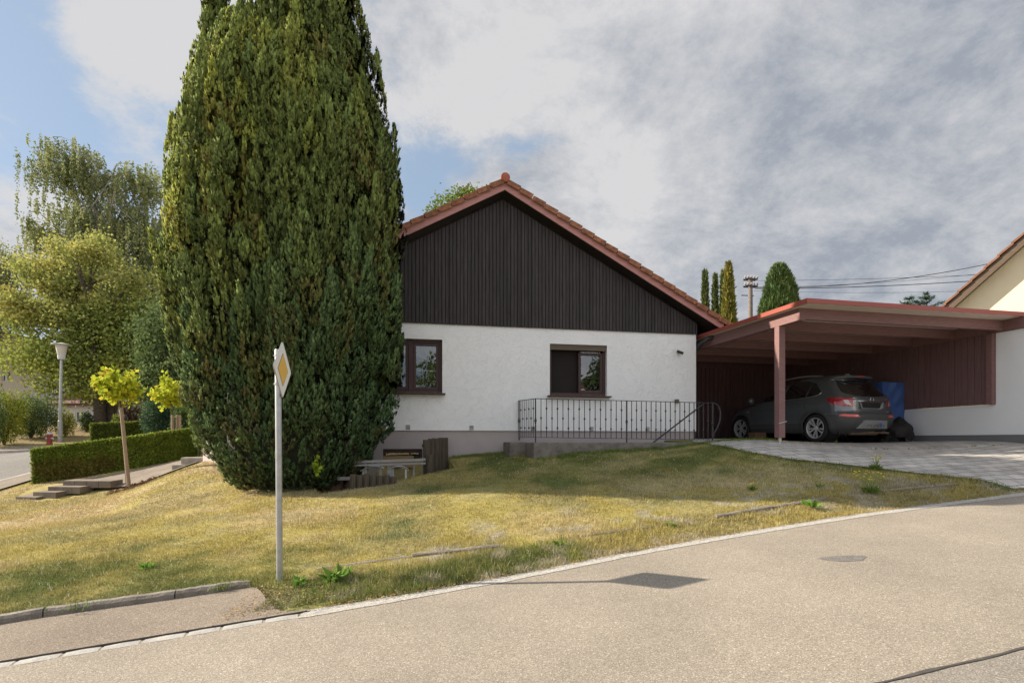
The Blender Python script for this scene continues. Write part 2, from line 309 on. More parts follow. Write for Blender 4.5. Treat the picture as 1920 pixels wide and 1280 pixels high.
MT = dict(
    stucco=mat_stucco(), smooth_white=mat('white_wall_paint', (.82, .83, .84), .9, .03, 1.5, .15, 90, spec=.2),
    plinth=mat('mauve_grey_plinth_paint', (.40, .35, .345), .9, .06, 2, .2, 120, spec=.2),
    grey_plinth=mat('grey_plinth_paint', (.17, .17, .175), .9, .06, 2, .2, 120),
    clad=mat_wood('dark_stained_boards', (.042, .036, .037), (14, 14, 1.0), .45, .75, .0815),
    soffit=mat_wood('dark_soffit_boards', (.018, .015, .014), (20, 1, 20), .3),
    verge=mat_wood('red_brown_fascia_paint', (.46, .225, .20), (2, 14, 14), .15, .6),
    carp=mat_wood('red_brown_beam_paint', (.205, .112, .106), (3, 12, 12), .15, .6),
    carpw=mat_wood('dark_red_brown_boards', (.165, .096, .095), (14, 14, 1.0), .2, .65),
    redmetal=mat('red_roof_edge_metal', (.30, .065, .045), .45, .05, 2),
    panel=mat_wood('pale_ceiling_boards', (.62, .54, .46), (2, 14, 14), .12),
    tile=mat('weathered_clay_tile', (.26, .11, .055), .85, .5, 9, .5, 60, fine=.15, fscale=80),
    tile2=mat('ridge_clay_tile', (.34, .10, .055), .8, .15, 9, .3, 60),
    frame=mat_wood('dark_brown_window_frame', (.055, .028, .026), (12, 12, 2), .2, .45),
    glass=mat_glass('window_glass', refl=.11), dark=mat('dark_interior', (.012, .008, .007), .9, .1),
    blind=mat('beige_shutter_slats', (.12, .09, .06), .6, .1), blindw=mat('pale_grey_blind', (.5, .52, .52), .6, .05),
    iron=mat('dark_wrought_iron', (.045, .045, .048), .5, .2, 8, metal=.3), 
    concrete=mat('weathered_concrete', (.17, .15, .13), .95, .35, 6, .8, 60, fine=.2, fscale=120),
    palec=mat('pale_weathered_concrete', (.36, .33, .29), .95, .25, 5, .6, 60, fine=.2, fscale=150),
    kerb=mat('kerb_stone', (.20, .175, .145), .95, .35, 5, .9, 50, fine=.25, fscale=110),
    granite=mat('granite_setts', (.34, .325, .30), .85, .2, 9, .6, 50, fine=.25, fscale=150),
    gravel=mat('pale_gravel_edge', (.40, .38, .345), .95, .3, 30, 1, 120, fine=.35, fscale=90),
    path=mat('worn_path_concrete', (.18, .145, .115), .95, .2, 3, .6, 40, fine=.15, fscale=60),
    galv=mat('galvanised_steel', (.40, .41, .41), .45, .15, 14, .1, 60, metal=.6),
    bark=mat('grey_brown_bark', (.10, .075, .055), .95, .4, 8, 1, 30), birchbark=mat('pale_birch_bark', (.38, .34, .29), .9, .5, 5, .5, 20),
    thbark=mat('red_brown_thuja_bark', (.12, .065, .045), .95, .35, 12, 1, 30),
    stake=mat_wood('weathered_round_stake', (.30, .22, .155), (20, 20, 1.5), .3), log=mat_wood('mossy_palisade_log', (.07, .056, .038), (16, 16, 2), .45, .9),
    leaf=mat('leaf_surface', (1, 1, 1), .8, 0, attr=True, trans=.35, spec=.1), scale=mat('conifer_leaf', (1, 1, 1), .8, 0, attr=True, trans=.12, spec=.12), scalen=mat('thuja_scale_leaf', (1, 1, 1), .8, 0, attr=True, trans=.06, spec=.12, nrm=True), leafn=mat('crown_leaf', (1, 1, 1), .8, 0, attr=True, trans=.42, spec=.1, nrm=True),
    grass=mat('grass_blade', (1, 1, 1), .8, 0, attr=True, trans=.3, spec=.15), soil=mat('lawn_soil', (1, 1, 1), .98, .18, 9, .8, 40, attr=True, spec=.1, fine=.3, fscale=70),
    road=mat_asphalt('pale_worn_asphalt', (.295, .258, .212), (.225, .195, .158), .15), walk=mat_asphalt('brown_worn_asphalt', (.235, .195, .155), (.165, .135, .108), .2),
    street=mat_asphalt('grey_asphalt', (.20, .19, .175), (.13, .12, .11)), pavers=mat_pavers(),
    tar=mat('tar_joint', (.06, .055, .05), .8, .3, 20), cream=mat('cream_wall_paint', (.82, .72, .52), .9, .04, 2, .1, 80, spec=.2),
    plastic_w=mat('aged_white_plastic', (.55, .56, .55), .6, .12, 9), greywood=mat_wood('grey_weathered_rail', (.24, .235, .225), (2, 18, 18), .25),
    blue=mat('blue_tarpaulin', (.055, .12, .34), .5, .1, 5), black=mat('black_cover_fabric', (.014, .012, .011), .75, .2, 8, .4, 30),
    yellow=mat('yellow_plastic', (.45, .42, .02), .5, .1), darkroof=mat('dark_red_roof_tiles', (.13, .055, .045), .85, .3, 3), 
    signy=mat('sign_yellow', (.72, .44, .05), .4, .04, 20), signw=mat('sign_white', (.78, .76, .72), .4, .03, 10), signk=mat('sign_black', (.03, .03, .03), .4, 0), 
    lampglass=mat('opal_lamp_shade', (.62, .58, .50), .35, .06, 8), hydr=mat('faded_red_hydrant', (.30, .04, .03), .5, .2, 14), farwall=mat('pale_far_wall', (.62, .58, .54), .9, .04))
M = MT
M['road2'] = mat_asphalt('greyer_asphalt', (.25, .225, .195), (.19, .17, .145), .12)

# ------------------------------------------------------------------ terrain
def road_z(x, y):
    x = np.clip(x, -9, 40); return CZ - 1.45 + .0586*x + .023*np.clip(y, -12, 25)
EDGE = np.array([(-60, -22), (-20, -3.2), (-9, 1.75), (-3.6, 3.92), (-1.78, 4.64), (-.55, 5.12), (.215, 5.50), (1.1, 5.98), (2.04, 6.42), (3.2, 6.92), (4.6, 7.45), (6.1, 7.92), (7.7, 8.38), (12, 9.55), (20, 11.6), (60, 22)])
def edge_y(x): return np.interp(x, EDGE[:, 0], EDGE[:, 1])
def _smooth_edge():
    xs = np.linspace(-9, 12, 200); ys = edge_y(xs); k = np.ones(15)/15
    ys2 = np.convolve(np.pad(ys, 7, mode='reflect', reflect_type='odd'), k, 'valid'); return xs, ys2
_ex, _ey = _smooth_edge()
def edge_y(x): return np.where((np.asarray(x) > -9) & (np.asarray(x) < 12), np.interp(x, _ex, _ey), np.interp(x, EDGE[:, 0], EDGE[:, 1]))
CP = []
def c(px, py, Y): p = P(px, py, Y); CP.append((p.x, p.y, p.z))
def cz(x, y, e): CP.append((x, y, CZ+e))
for x in (-9, -6.5, -3.6, -2.2, -1, .2, 1.2, 2.4, 3.8, 5.4, 7.2, 9.5, 14, 22):
    CP.append((x, float(edge_y(x))+.15, float(road_z(x, float(edge_y(x))+.15)) + .03))
for a in [(0, 1146, 4.8+.05), (220, 1118, 5.1), (440, 1090, 5.42), (524, 1088, 5.7), (700, 1050, 5.95), (1000, 1020, 6.39), (1280, 983, 7.15), (1480, 948, 7.85), (1790, 909, 8.6),
          (520, 924, 9.9), (380, 950, 9.6), (960, 852, 12.45), (1004, 850, 11.2), (900, 854, 12.2), (1100, 843.5, 11.45), (1200, 840, 11.65), (640, 912, 10.3), (840, 862, 12.0), (740, 890, 11.2), (1280, 837, 11.8), (1340, 832, 11.2), (1400, 845, 10.4), (1480, 862, 9.9), (1600, 875, 9.6), (1720, 886, 9.2), (1880, 904, 8.7),
          (1455, 828, 11.1), (1527, 830, 13.3), (1387, 825, 15.8), (1630, 831, 13.9), (1857, 829.5, 11.7), (1920, 829.5, 11.1), (1600, 845, 11.0), (1750, 860, 10.2), (1920, 868, 10.0),
          (1280, 960, 7.6), (1280, 913, 8.8), (1280, 880, 9.9), (1280, 850, 11.2), (900, 918, 8.8), (900, 960, 7.7), (900, 1000, 7.0), (1000, 880, 10.9), (700, 930, 9.2), (700, 985, 7.5), (560, 1000, 7.2), (1550, 905, 8.6), (1550, 925, 8.3),
          (241, 922, 13), (100, 990, 8.6), (0, 1060, 6.3), (250, 1030, 6.9), (0, 945, 12.2), (350, 876, 12.6), (385, 864, 13.4), (200, 965, 10.4), (90, 925, 13.4), (200, 905, 14.0), (300, 884, 14.2),
          (0, 905, 15.3), (57, 905, 14.6), (375, 853, 15.6), (220, 882, 15.0), (0, 850, 22), (60, 848, 22.5), (0, 830, 25), (113, 829, 26), (170, 800, 31), (0, 812, 30), (250, 815, 22), (300, 800, 31), (400, 845, 18)]: c(*a)
for a in [(0, 14, -.15), (4, 20, 0), (9, 18, 0), (0, 24, .2), (12, 26, .3), (20, 18, .1), (25, 30, .6), (0, 40, 1.0), (-30, 14, -1.6), (-26, 24, -.7), (-30, 40, 1.2), (30, 50, 1.2), (-45, 20, -1), (45, 15, .5), (45, 45, 1.2), (0, 58, 1.3), (-45, 58, 1.4), (45, 60, 1.3), (-20, 60, 1.4), (18, 12, 0), (-20, 8, -1.9)]: cz(*a)
CP = np.array(CP)
def _tps():
    n = len(CP); d = np.hypot(CP[:, None, 0]-CP[None, :, 0], CP[:, None, 1]-CP[None, :, 1])
    K = d*d*np.log(d+1e-9); K[np.diag_indices(n)] = 1.2
    Pm = np.c_[np.ones(n), CP[:, :2]]; A = np.zeros((n+3, n+3)); A[:n, :n] = K; A[:n, n:] = Pm; A[n:, :n] = Pm.T
    return np.linalg.solve(A, np.r_[CP[:, 2], 0, 0, 0])
_w = _tps()
def rbf(x, y):
    x = np.asarray(x, float).ravel(); y = np.asarray(y, float).ravel(); out = np.zeros(len(x))
    xc = np.clip(x, -48, 48); yc = np.clip(y, -10, 60)
    for i in range(0, len(x), 20000):
        a, b = xc[i:i+20000], yc[i:i+20000]
        d = np.hypot(a[:, None]-CP[None, :, 0], b[:, None]-CP[None, :, 1]); out[i:i+20000] = (d*d*np.log(d+1e-9)) @ _w[:-3] + _w[-3] + _w[-2]*a + _w[-1]*b
    return out
def Hn(x, y):
    x = np.asarray(x, float); y = np.asarray(y, float); sh = np.broadcast(x, y).shape
    x = np.broadcast_to(x, sh).ravel(); y = np.broadcast_to(y, sh).ravel()
    d = y - edge_y(x); w = sstep(0, .5, d)
    return (road_z(x, y)*(1-w) + rbf(x, y)*w).reshape(sh)
def h(x, y): return float(Hn(x, y))
HOUSE = Fr(4.47, 13.5, 11.25); CPT = Fr(5.27, 11.1, 12.5)
WELL = [(-8.4, -2.15), (-5.95, -1.15), (-6.05, 0), (-9.2, 0)]      # basement light well, house frame

def inpoly(x, y, poly):
    x = np.asarray(x); y = np.asarray(y); r = np.zeros(x.shape, bool); n = len(poly)
    for i in range(n):
        x1, y1 = poly[i]; x2, y2 = poly[(i+1) % n]
        if y1 == y2: continue
        cnd = ((y1 > y) != (y2 > y)) & (x < (x2-x1)*(y-y1)/(y2-y1)+x1); r ^= cnd
    return r
def ground_colour(x, y):
    """lawn colours: straw, yellow-green, green; where each lies, with shade mixed in by the house"""
    n1 = fbm(x, y, .9, 1); n2 = fbm(x, y, 3.1, 5); n3 = fbm(x, y, 11, 9, 3)
    straw = np.array((.455, .365, .20)); yel = np.array((.385, .325, .085)); grn = np.array((.165, .175, .055)); grey = np.array((.40, .355, .26)); deep = np.array((.10, .13, .04))
    d = y-edge_y(x)
    g = .33 + 1.15*(n1-.5) + .7*(n2-.5)
    g = g + .50*sstep(8.3, 9.6, y)*sstep(-3.0, 0, x)                                # strip along the house, coloured greener and darker to deepen its shade
    g = g + .45*np.exp(-((y-6.3-.12*x)**2)/.8)*sstep(-1.2, -2.8, x)*sstep(.30, .6, n1+.08)   # greener band left of the sign post
    g = g + .45*sstep(1.15, .4, d)*sstep(-2.4, -1.6, x)*sstep(1.6, .2, x)               # tall weeds on the verge
    g = g - .25*sstep(8.0, 9.2, y)*sstep(0, -3, x)
    g = np.clip(g, 0, 1)[..., None]
    c_ = straw*(1-g) + grn*g
    yy = np.clip(.85*np.exp(-((n1-.52)**2)/.012)*.8 + .35*np.exp(-((y-7.2)**2)/1.2), 0, .85)[..., None]*(1-.6*g)
    c_ = c_*(1-yy) + yel*yy
    dp = (sstep(.6, .95, g[..., 0]))[..., None]*.6; c_ = c_*(1-dp)+deep*dp
    gy = (sstep(.53, .7, n2)*sstep(2.6, .9, d)*sstep(-3.0, -.5, x)*.9 + sstep(.6, .75, n2)*.35*(1-g[..., 0]))[..., None]; gy = np.clip(gy, 0, .8); c_ = c_*(1-gy)+grey*gy
    c_ = c_*(.8+.4*n3[..., None])
    return c_
KLX = np.array([(-60, -21), (-20, -2.3), (-9, 2.7)] + [tuple(P(*a).xy) for a in [(-260, 1188, 4.3), (0, 1156, 4.72), (110, 1142, 4.86), (220, 1126, 5.02), (330, 1112, 5.16), (430, 1102, 5.32), (470, 1100, 5.42)]])
STREET = [(-13, 4), (-14.1, 15.3), (-13.6, 18), (-10, 19.6), (0, 20), (6, 20.2), (6, 24.6), (-8, 24.0), (-15, 23.4), (-20, 22.2), (-27, 21.5), (-60, 19), (-60, 4)]
DRIVE = [tuple(P(*a).xy) for a in [(1298, 829, 12.3), (1340, 834, 11.3), (1400, 846, 10.4), (1480, 862.5, 9.9), (1600, 875, 9.6), (1720, 886, 9.2), (1830, 897, 8.9), (1900, 908, 8.62)]] + [(9.0, 8.85), (12.5, 9.85), (12.2, 10.5), (9.2, 18.5), (3.5, 17.2), (4.4, 13.4)]
def ground():
    xs = np.unique(np.r_[np.linspace(-300, -60, 13), np.linspace(-60, -16, 45), np.linspace(-16, 13, 290), np.linspace(13, 60, 48), np.linspace(60, 300, 13)])
    ys = np.unique(np.r_[np.linspace(-200, -20, 10), np.linspace(-20, 2, 23), np.linspace(2, 18, 190), np.linspace(18, 60, 60), np.linspace(60, 500, 16)])
    X, Y = np.meshgrid(xs, ys); Z = Hn(X, Y)
    Z = Z - .06*(Y < edge_y(X)-.12)
    kx = np.interp(X, KLX[:, 0], KLX[:, 1]); Z = Z - .12*((X < -2.0) & (Y < kx+.03) & (Y > edge_y(X)-.12))
    Z = Z - .05*inpoly(X, Y, DRIVE) - .05*inpoly(X, Y, STREET)
    lx = HOUSE.c*(X-HOUSE.o[0])+HOUSE.s*(Y-HOUSE.o[1]); ly = -HOUSE.s*(X-HOUSE.o[0])+HOUSE.c*(Y-HOUSE.o[1])
    Z = np.where(inpoly(lx, ly, WELL), np.minimum(Z, CZ-1.5), Z)
    inside = (lx > -4.5) & (lx < -.9) & (ly > -1.2) & (ly < .1); Z = np.where(inside, CZ-2.2, Z)   # stair pit behind the railing
    Z = Z + (fbm(X, Y, 1.6, 2)-.5)*.03*sstep(.3, 1, Y-edge_y(X))*sstep(30, 15, Y)
    V = np.stack([X, Y, Z], -1).reshape(-1, 3); nx = len(xs)
    i = np.arange(len(ys)-1)[:, None]*nx + np.arange(nx-1)[None, :]; i = i.ravel()
    Fc = np.stack([i, i+1, i+1+nx, i+nx], -1)
    col = ground_colour(X, Y)*.8; far = sstep(20, 28, Y)[..., None]; col = col*(1-far)+far*np.array((.20, .15, .075))*(.7+.6*fbm(X, Y, .4, 3)[..., None])
    return tag(npmesh('ground', V, Fc, M['soil'], None, col.reshape(-1, 3), True), 'dry yellow lawn and ground', kind='structure')
ground()
def strip(name, A, B, m, off=.012, n=8, label=None, H_=Hn, jitter=0, kind='structure', parent=None):
    """sheet between two polylines given point by point, laid on the terrain"""
    A = np.array(A, float); B = np.array(B, float); t = np.linspace(0, 1, n+1)[None, :, None]
    Pt = A[:, None, :]*(1-t)+B[:, None, :]*t; X, Y = Pt[..., 0].copy(), Pt[..., 1].copy()
    if jitter: Y[:, -1] += (fbm(X[:, -1], Y[:, -1], 4, 3)-.5)*jitter
    Z = H_(X, Y)+off; V = np.stack([X, Y, Z], -1).reshape(-1, 3); k = n+1
    i = (np.arange(len(A)-1)[:, None]*k + np.arange(n)[None, :]).ravel()
    return tag(npmesh(name, V, np.stack([i, i+k, i+k+1, i+1], -1), m, parent, None, True), label, kind=kind)
def road():
    xs = np.unique(np.r_[np.linspace(-60, -9, 20), np.linspace(-9, 12, 240), np.linspace(12, 60, 20)]); y = edge_y(xs)
    jag = np.where(xs > -1.6, (fbm(xs, xs*0, 6, 4)-.5)*.07, 0)
    strip('road', np.c_[xs, y+jag-.02], np.c_[xs, np.minimum(y-20, -12)], M['road'], .0, 30, 'pale sunlit asphalt road', H_=lambda a, b: road_z(a, b))
    # tar joint and the smoother far lane by the camera
    a = np.linspace(1.2, 9, 60); yy = 2.91+(a-1.93)*.29
    strip('road_joint', np.c_[a, yy+.012+.006*np.sin(a*9)+.004*np.sin(a*31)], np.c_[a, yy-.010+.005*np.sin(a*13+1)+.003*np.sin(a*37)], M['tar'], .005, 2, 'dark tar joint across the asphalt', H_=lambda a, b: road_z(a, b))
    strip('road_patch', np.c_[a, yy-.02], np.c_[a, yy-2.4], M['road2'], .003, 4, 'greyer asphalt beyond the tar joint', H_=lambda a, b: road_z(a, b))
    # round tar stain and a few repair spots
    mb = MB(); pts = [(.10*math.cos(t)*(1+.25*math.sin(3*t)), .13*math.sin(t)*(1+.2*math.cos(2*t))) for t in np.linspace(0, 2*math.pi, 28, endpoint=False)]
    cx, cy = P(1585, 1040, 5.35).xy; mb.add([(cx+2*a, cy+b, float(road_z(cx+2*a, cy+b))+.003) for a, b in pts], [tuple(range(28))])
    tag(mb.build('road_stain', M['street']), 'small round dark stain on the road', kind='structure')
    # gravelly strip along the right part of the edge
    xs = np.linspace(-1.75, 12, 260); y = edge_y(xs)
    w = .11+.05*fbm(xs, xs*0, 3, 8)
    strip('road_edge_strip', np.c_[xs, y+.06+(fbm(xs, xs*0, 8, 1)-.5)*.06], np.c_[xs, y-w+(fbm(xs, xs*0, 9, 2)-.5)*.03], M['gravel'], .004, 3, 'pale crumbled strip along the road edge', H_=lambda a, b: road_z(a, b))
road()
def gutter():
    mb = MB(); x = -6.0
    while x < -1.55:
        L = random.uniform(.20, .30); x2 = x+L
        y1, y2 = float(edge_y(x)), float(edge_y(x2)); d = Vector((x2-x, y2-y1, 0)).normalized(); nrm = Vector((d.y, -d.x, 0))
        w = .10; top = .001
        def pt(u, v, zz): 
            q = Vector((x, y1, 0)) + d*(u*L) + nrm*v; return (q.x, q.y, float(road_z(q.x, q.y))+zz)
        r = [random.uniform(-.006, .006) for _ in range(8)]; g = .010
        o = [pt(g+r[0]*2, 0+r[1], top), pt(.5, -.012+r[2], top+.002), pt(1-g, 0+r[3], top), pt(1-g*.3, w*.5, top+.002), pt(1-g+r[4], w+r[5], top), pt(.5, w+.008, top+.002), pt(g, w+r[6], top), pt(g*.3, w*.5, top+.002)]
        lo = [(a, b, c_-.05) for a, b, c_ in o]; cc = pt(.5, w/2, top+.007)
        mb.add(o+lo+[cc], [(i, (i+1) % 8, 16) for i in range(8)]+[(i, i+8, (i+1) % 8+8, (i+1) % 8) for i in range(8)])
        x = x2
    tag(mb.build('gutter', M['granite']), 'row of pale granite setts along the pavement edge', kind='structure')
gutter()
def kerb_line(): # top front line of the kerb stones on the left
    return np.array([tuple(P(*a).xy) for a in [(-260, 1188, 4.3), (0, 1156, 4.72), (110, 1142, 4.86), (220, 1126, 5.02), (330, 1112, 5.16), (430, 1102, 5.32), (470, 1100, 5.42)]])
KL = kerb_line()
def walk():
    xs = np.linspace(-9, -1.72, 90); y0 = edge_y(xs); y1 = np.interp(xs, KL[:, 0], KL[:, 1]); y1 = np.where(xs < KL[0, 0], y0+.95, y1)
    t = sstep(-2.6, -1.8, xs); y1 = y1*(1-t)+(y0+.03)*t + .02
    f = lambda a, b: road_z(a, b)+.016+.03*sstep(0, .9, b-edge_y(a))
    strip('pavement', np.c_[xs, y0+.008], np.c_[xs, y1], M['walk'], 0, 14, 'brown worn asphalt pavement', H_=f)
    A = np.c_[xs, y0+.008]; V = []; 
    for x, y in A: z = float(f(x, y)); V += [(x, y, z), (x, y-.004+.006*math.sin(x*23), z-.05)]
    npmesh('pavement_edge', V, [(2*i, 2*i+1, 2*i+3, 2*i+2) for i in range(len(A)-1)], M['tar']); tag(bpy.data.objects['pavement_edge'], 'dark broken edge of the pavement', kind='structure')
    mb = MB(); L = np.r_[0, np.cumsum(np.hypot(*np.diff(KL, axis=0).T))]; tot = L[-1]; s = .1
    while s < tot-.2:
        e = min(s+1.0, tot); a = [np.interp(s+.006, L, KL[:, k]) for k in (0, 1)]; b = [np.interp(e-.006, L, KL[:, k]) for k in (0, 1)]
        n = 12; top = []; d = Vector((b[0]-a[0], b[1]-a[1], 0)).normalized(); nr = Vector((-d.y, d.x, 0)); vs = []
        for i in range(n+1):
            q = Vector((*a, 0)).lerp(Vector((*b, 0)), i/n); z = float(f(q.x, q.y)); hh = .064*(1-.75*sstep(-2.75, -2.2, q.x))+random.uniform(-.003, .003); er = random.uniform(0, .006)
            for v, zz in ((0, -.05), (0+er*.4, hh-.02-er), (.022+er, hh), (.09, hh+.002), (.10, -.05)): r = q+nr*v; vs.append((r.x, r.y, z+zz))
        mb.add(vs, [(i*5+k, i*5+k+1, (i+1)*5+k+1, (i+1)*5+k) for i in range(n) for k in range(4)]+[(0, 1, 2, 3, 4), tuple(n*5+k for k in (4, 3, 2, 1, 0))])
        s = e
    tag(mb.build('kerb', M['kerb']), 'worn kerb stones edging the lawn', kind='structure')
walk()
EG = np.array([tuple(P(*a).xy) for a in [(590, 1072, 5.80), (640, 1062, 5.9), (760, 1048, 6.02), (880, 1034, 6.2), (1000, 1021, 6.42), (1130, 1004, 6.72), (1280, 984, 7.15), (1400, 965, 7.5), (1480, 951, 7.85), (1600, 935, 8.15), (1700, 922, 8.4), (1800, 910, 8.6)]])
def edging():
    mb = MB(); L = np.r_[0, np.cumsum(np.hypot(*np.diff(EG, axis=0).T))]; s = 0
    while s < L[-1]-.3:
        e = min(s+1.0, L[-1]); a = [np.interp(s+.01, L, EG[:, k]) for k in (0, 1)]; b = [np.interp(e-.01, L, EG[:, k]) for k in (0, 1)]
        d = Vector((b[0]-a[0], b[1]-a[1], 0)).normalized(); nr = Vector((-d.y, d.x, 0)); vs = []; n = 10; lift = random.uniform(-.035, .012); off = random.uniform(-.02, .02)
        for i in range(n+1):
            q = Vector((*a, 0)).lerp(Vector((*b, 0)), i/n)+nr*off; z = h(q.x, q.y)+lift
            for v, zz in ((-.004, -.08), (0, .028), (.02, .04), (.055, .04), (.06, -.08)): r = q+nr*v; vs.append((r.x, r.y, z+zz+random.uniform(-.003, .003)))
        mb.add(vs, [(i*5+k, i*5+k+1, (i+1)*5+k+1, (i+1)*5+k) for i in range(n) for k in range(4)]+[(0, 1, 2, 3, 4), tuple(n*5+k for k in (4, 3, 2, 1, 0))]); s = e
    tag(mb.build('edging', M['kerb']), 'half overgrown edging stones in the lawn', kind='structure')
edging()
def poly_sheet(name, poly, m, off, step, label, H_=Hn):
    """fine triangulated sheet over a polygon, following the terrain"""
    bm = bmesh.new(); vs = []
    n = len(poly)
    for i in range(n):
        a = np.array(poly[i]); b = np.array(poly[(i+1) % n]); k = max(1, int(np.hypot(*(b-a))/step))
        for j in range(k): q = a+(b-a)*j/k; vs.append(bm.verts.new((q[0], q[1], 0)))
    bm.faces.new(vs)
    x0, x1 = min(p[0] for p in poly), max(p[0] for p in poly); y0, y1 = min(p[1] for p in poly), max(p[1] for p in poly)
    for v in np.arange(x0+step, x1, step): bmesh.ops.bisect_plane(bm, geom=bm.verts[:]+bm.edges[:]+bm.faces[:], plane_co=(v, 0, 0), plane_no=(1, 0, 0))
    for v in np.arange(y0+step, y1, step): bmesh.ops.bisect_plane(bm, geom=bm.verts[:]+bm.edges[:]+bm.faces[:], plane_co=(0, v, 0), plane_no=(0, 1, 0))
    co = np.array([v.co[:] for v in bm.verts]); z = H_(co[:, 0], co[:, 1])+off
    for v, zz in zip(bm.verts, z): v.co.z = zz
    me = bpy.data.meshes.new(name); bm.to_mesh(me); bm.free(); return tag(link(name, me, m, smooth=True), label, kind='structure')
poly_sheet('driveway', DRIVE, M['pavers'], .012, .25, 'grey block paved driveway')
poly_sheet('side_street', STREET, M['street'], .012, .8, 'grey side street beyond the hedge')
def far_kerb():
    A = np.array([(-60, 19), (-27, 21.5), (-20, 22.2), (-15, 23.4), (-8, 24.0), (6, 24.6)]); t = np.linspace(0, 5, 120); A = np.c_[np.interp(t, range(6), A[:, 0]), np.interp(t, range(6), A[:, 1])]
    strip('far_pavement', A+np.array((0, .02)), A+np.array((.1, 1.5)), M['path'], .10, 4, 'pavement across the side street')
    V = []
    for x, y in A: z = h(x, y); V += [(x, y+.02, z-.05), (x, y+.02, z+.10)]
    tag(npmesh('far_kerb', V, [(2*i, 2*i+2, 2*i+3, 2*i+1) for i in range(119)], M['palec']), 'kerb across the side street', kind='structure')
    B = np.array([(-13.0, 4), (-14.1, 15.3), (-13.6, 18)]); t = np.linspace(0, 2, 50); B = np.c_[np.interp(t, range(3), B[:, 0]), np.interp(t, range(3), B[:, 1])]
    strip('near_pavement', B+np.array((.02, 0)), B+np.array((1.2, -.1)), M['walk'], .05, 4, 'brown pavement in front of the hedge')
    strip('near_kerb', B+np.array((-.1, 0)), B+np.array((.03, 0)), M['palec'], .055, 2, 'pale kerb of the side street')
far_kerb()
def garden_path():
    # paved path from the terrace wall down to the street, three steps at its lower end
    A = [P(*a).xy for a in [(372, 855, 15.0), (300, 862, 15.0), (250, 868, 14.7), (205, 880, 14.5), (130, 897, 14.3)]]
    B = [P(*a).xy for a in [(370, 862, 13.6), (330, 872, 13.3), (285, 885, 13.2), (235, 898, 13.2), (190, 907, 13.3)]]
    def f(x, y): return Hn(x, y)
    t = np.linspace(0, 4, 30); A = np.array([tuple(a) for a in A]); B = np.array([tuple(a) for a in B])
    A = np.c_[np.interp(t, range(5), A[:, 0]), np.interp(t, range(5), A[:, 1])]; B = np.c_[np.interp(t, range(5), B[:, 0]), np.interp(t, range(5), B[:, 1])]
    strip('path', A, B, M['path'], .05, 8, 'worn paved garden path beside the hedge')
    mb = MB()
    for i, (px0, px1, py, Y) in enumerate([(118, 208, 901, 13.3), (90, 150, 912, 13.1), (62, 105, 922, 12.9), (30, 68, 931, 12.8)]):
        a = P(px0, py, Y); b = P(px1, py, Y-.1); zt = a.z; d = Vector((b.x-a.x, b.y-a.y, 0)); k = 4
        for j in range(k):
            p = a+d*(j/k); q = a+d*((j+.96)/k); r = Vector((.18, 1.0, 0)).normalized()*.34
            vs = [(p.x, p.y, zt), (q.x, q.y, zt), (q.x+r.x, q.y+r.y, zt+.02), (p.x+r.x, p.y+r.y, zt+.02)]
            mb.add([(x_, y_, z_-.16) for x_, y_, z_ in vs]+vs, [(0, 1, 5, 4), (1, 2, 6, 5), (2, 3, 7, 6), (3, 0, 4, 7), (4, 5, 6, 7)])
    tag(mb.build('steps', M['path']), 'shallow concrete block steps in the lawn', kind='structure')
garden_path()

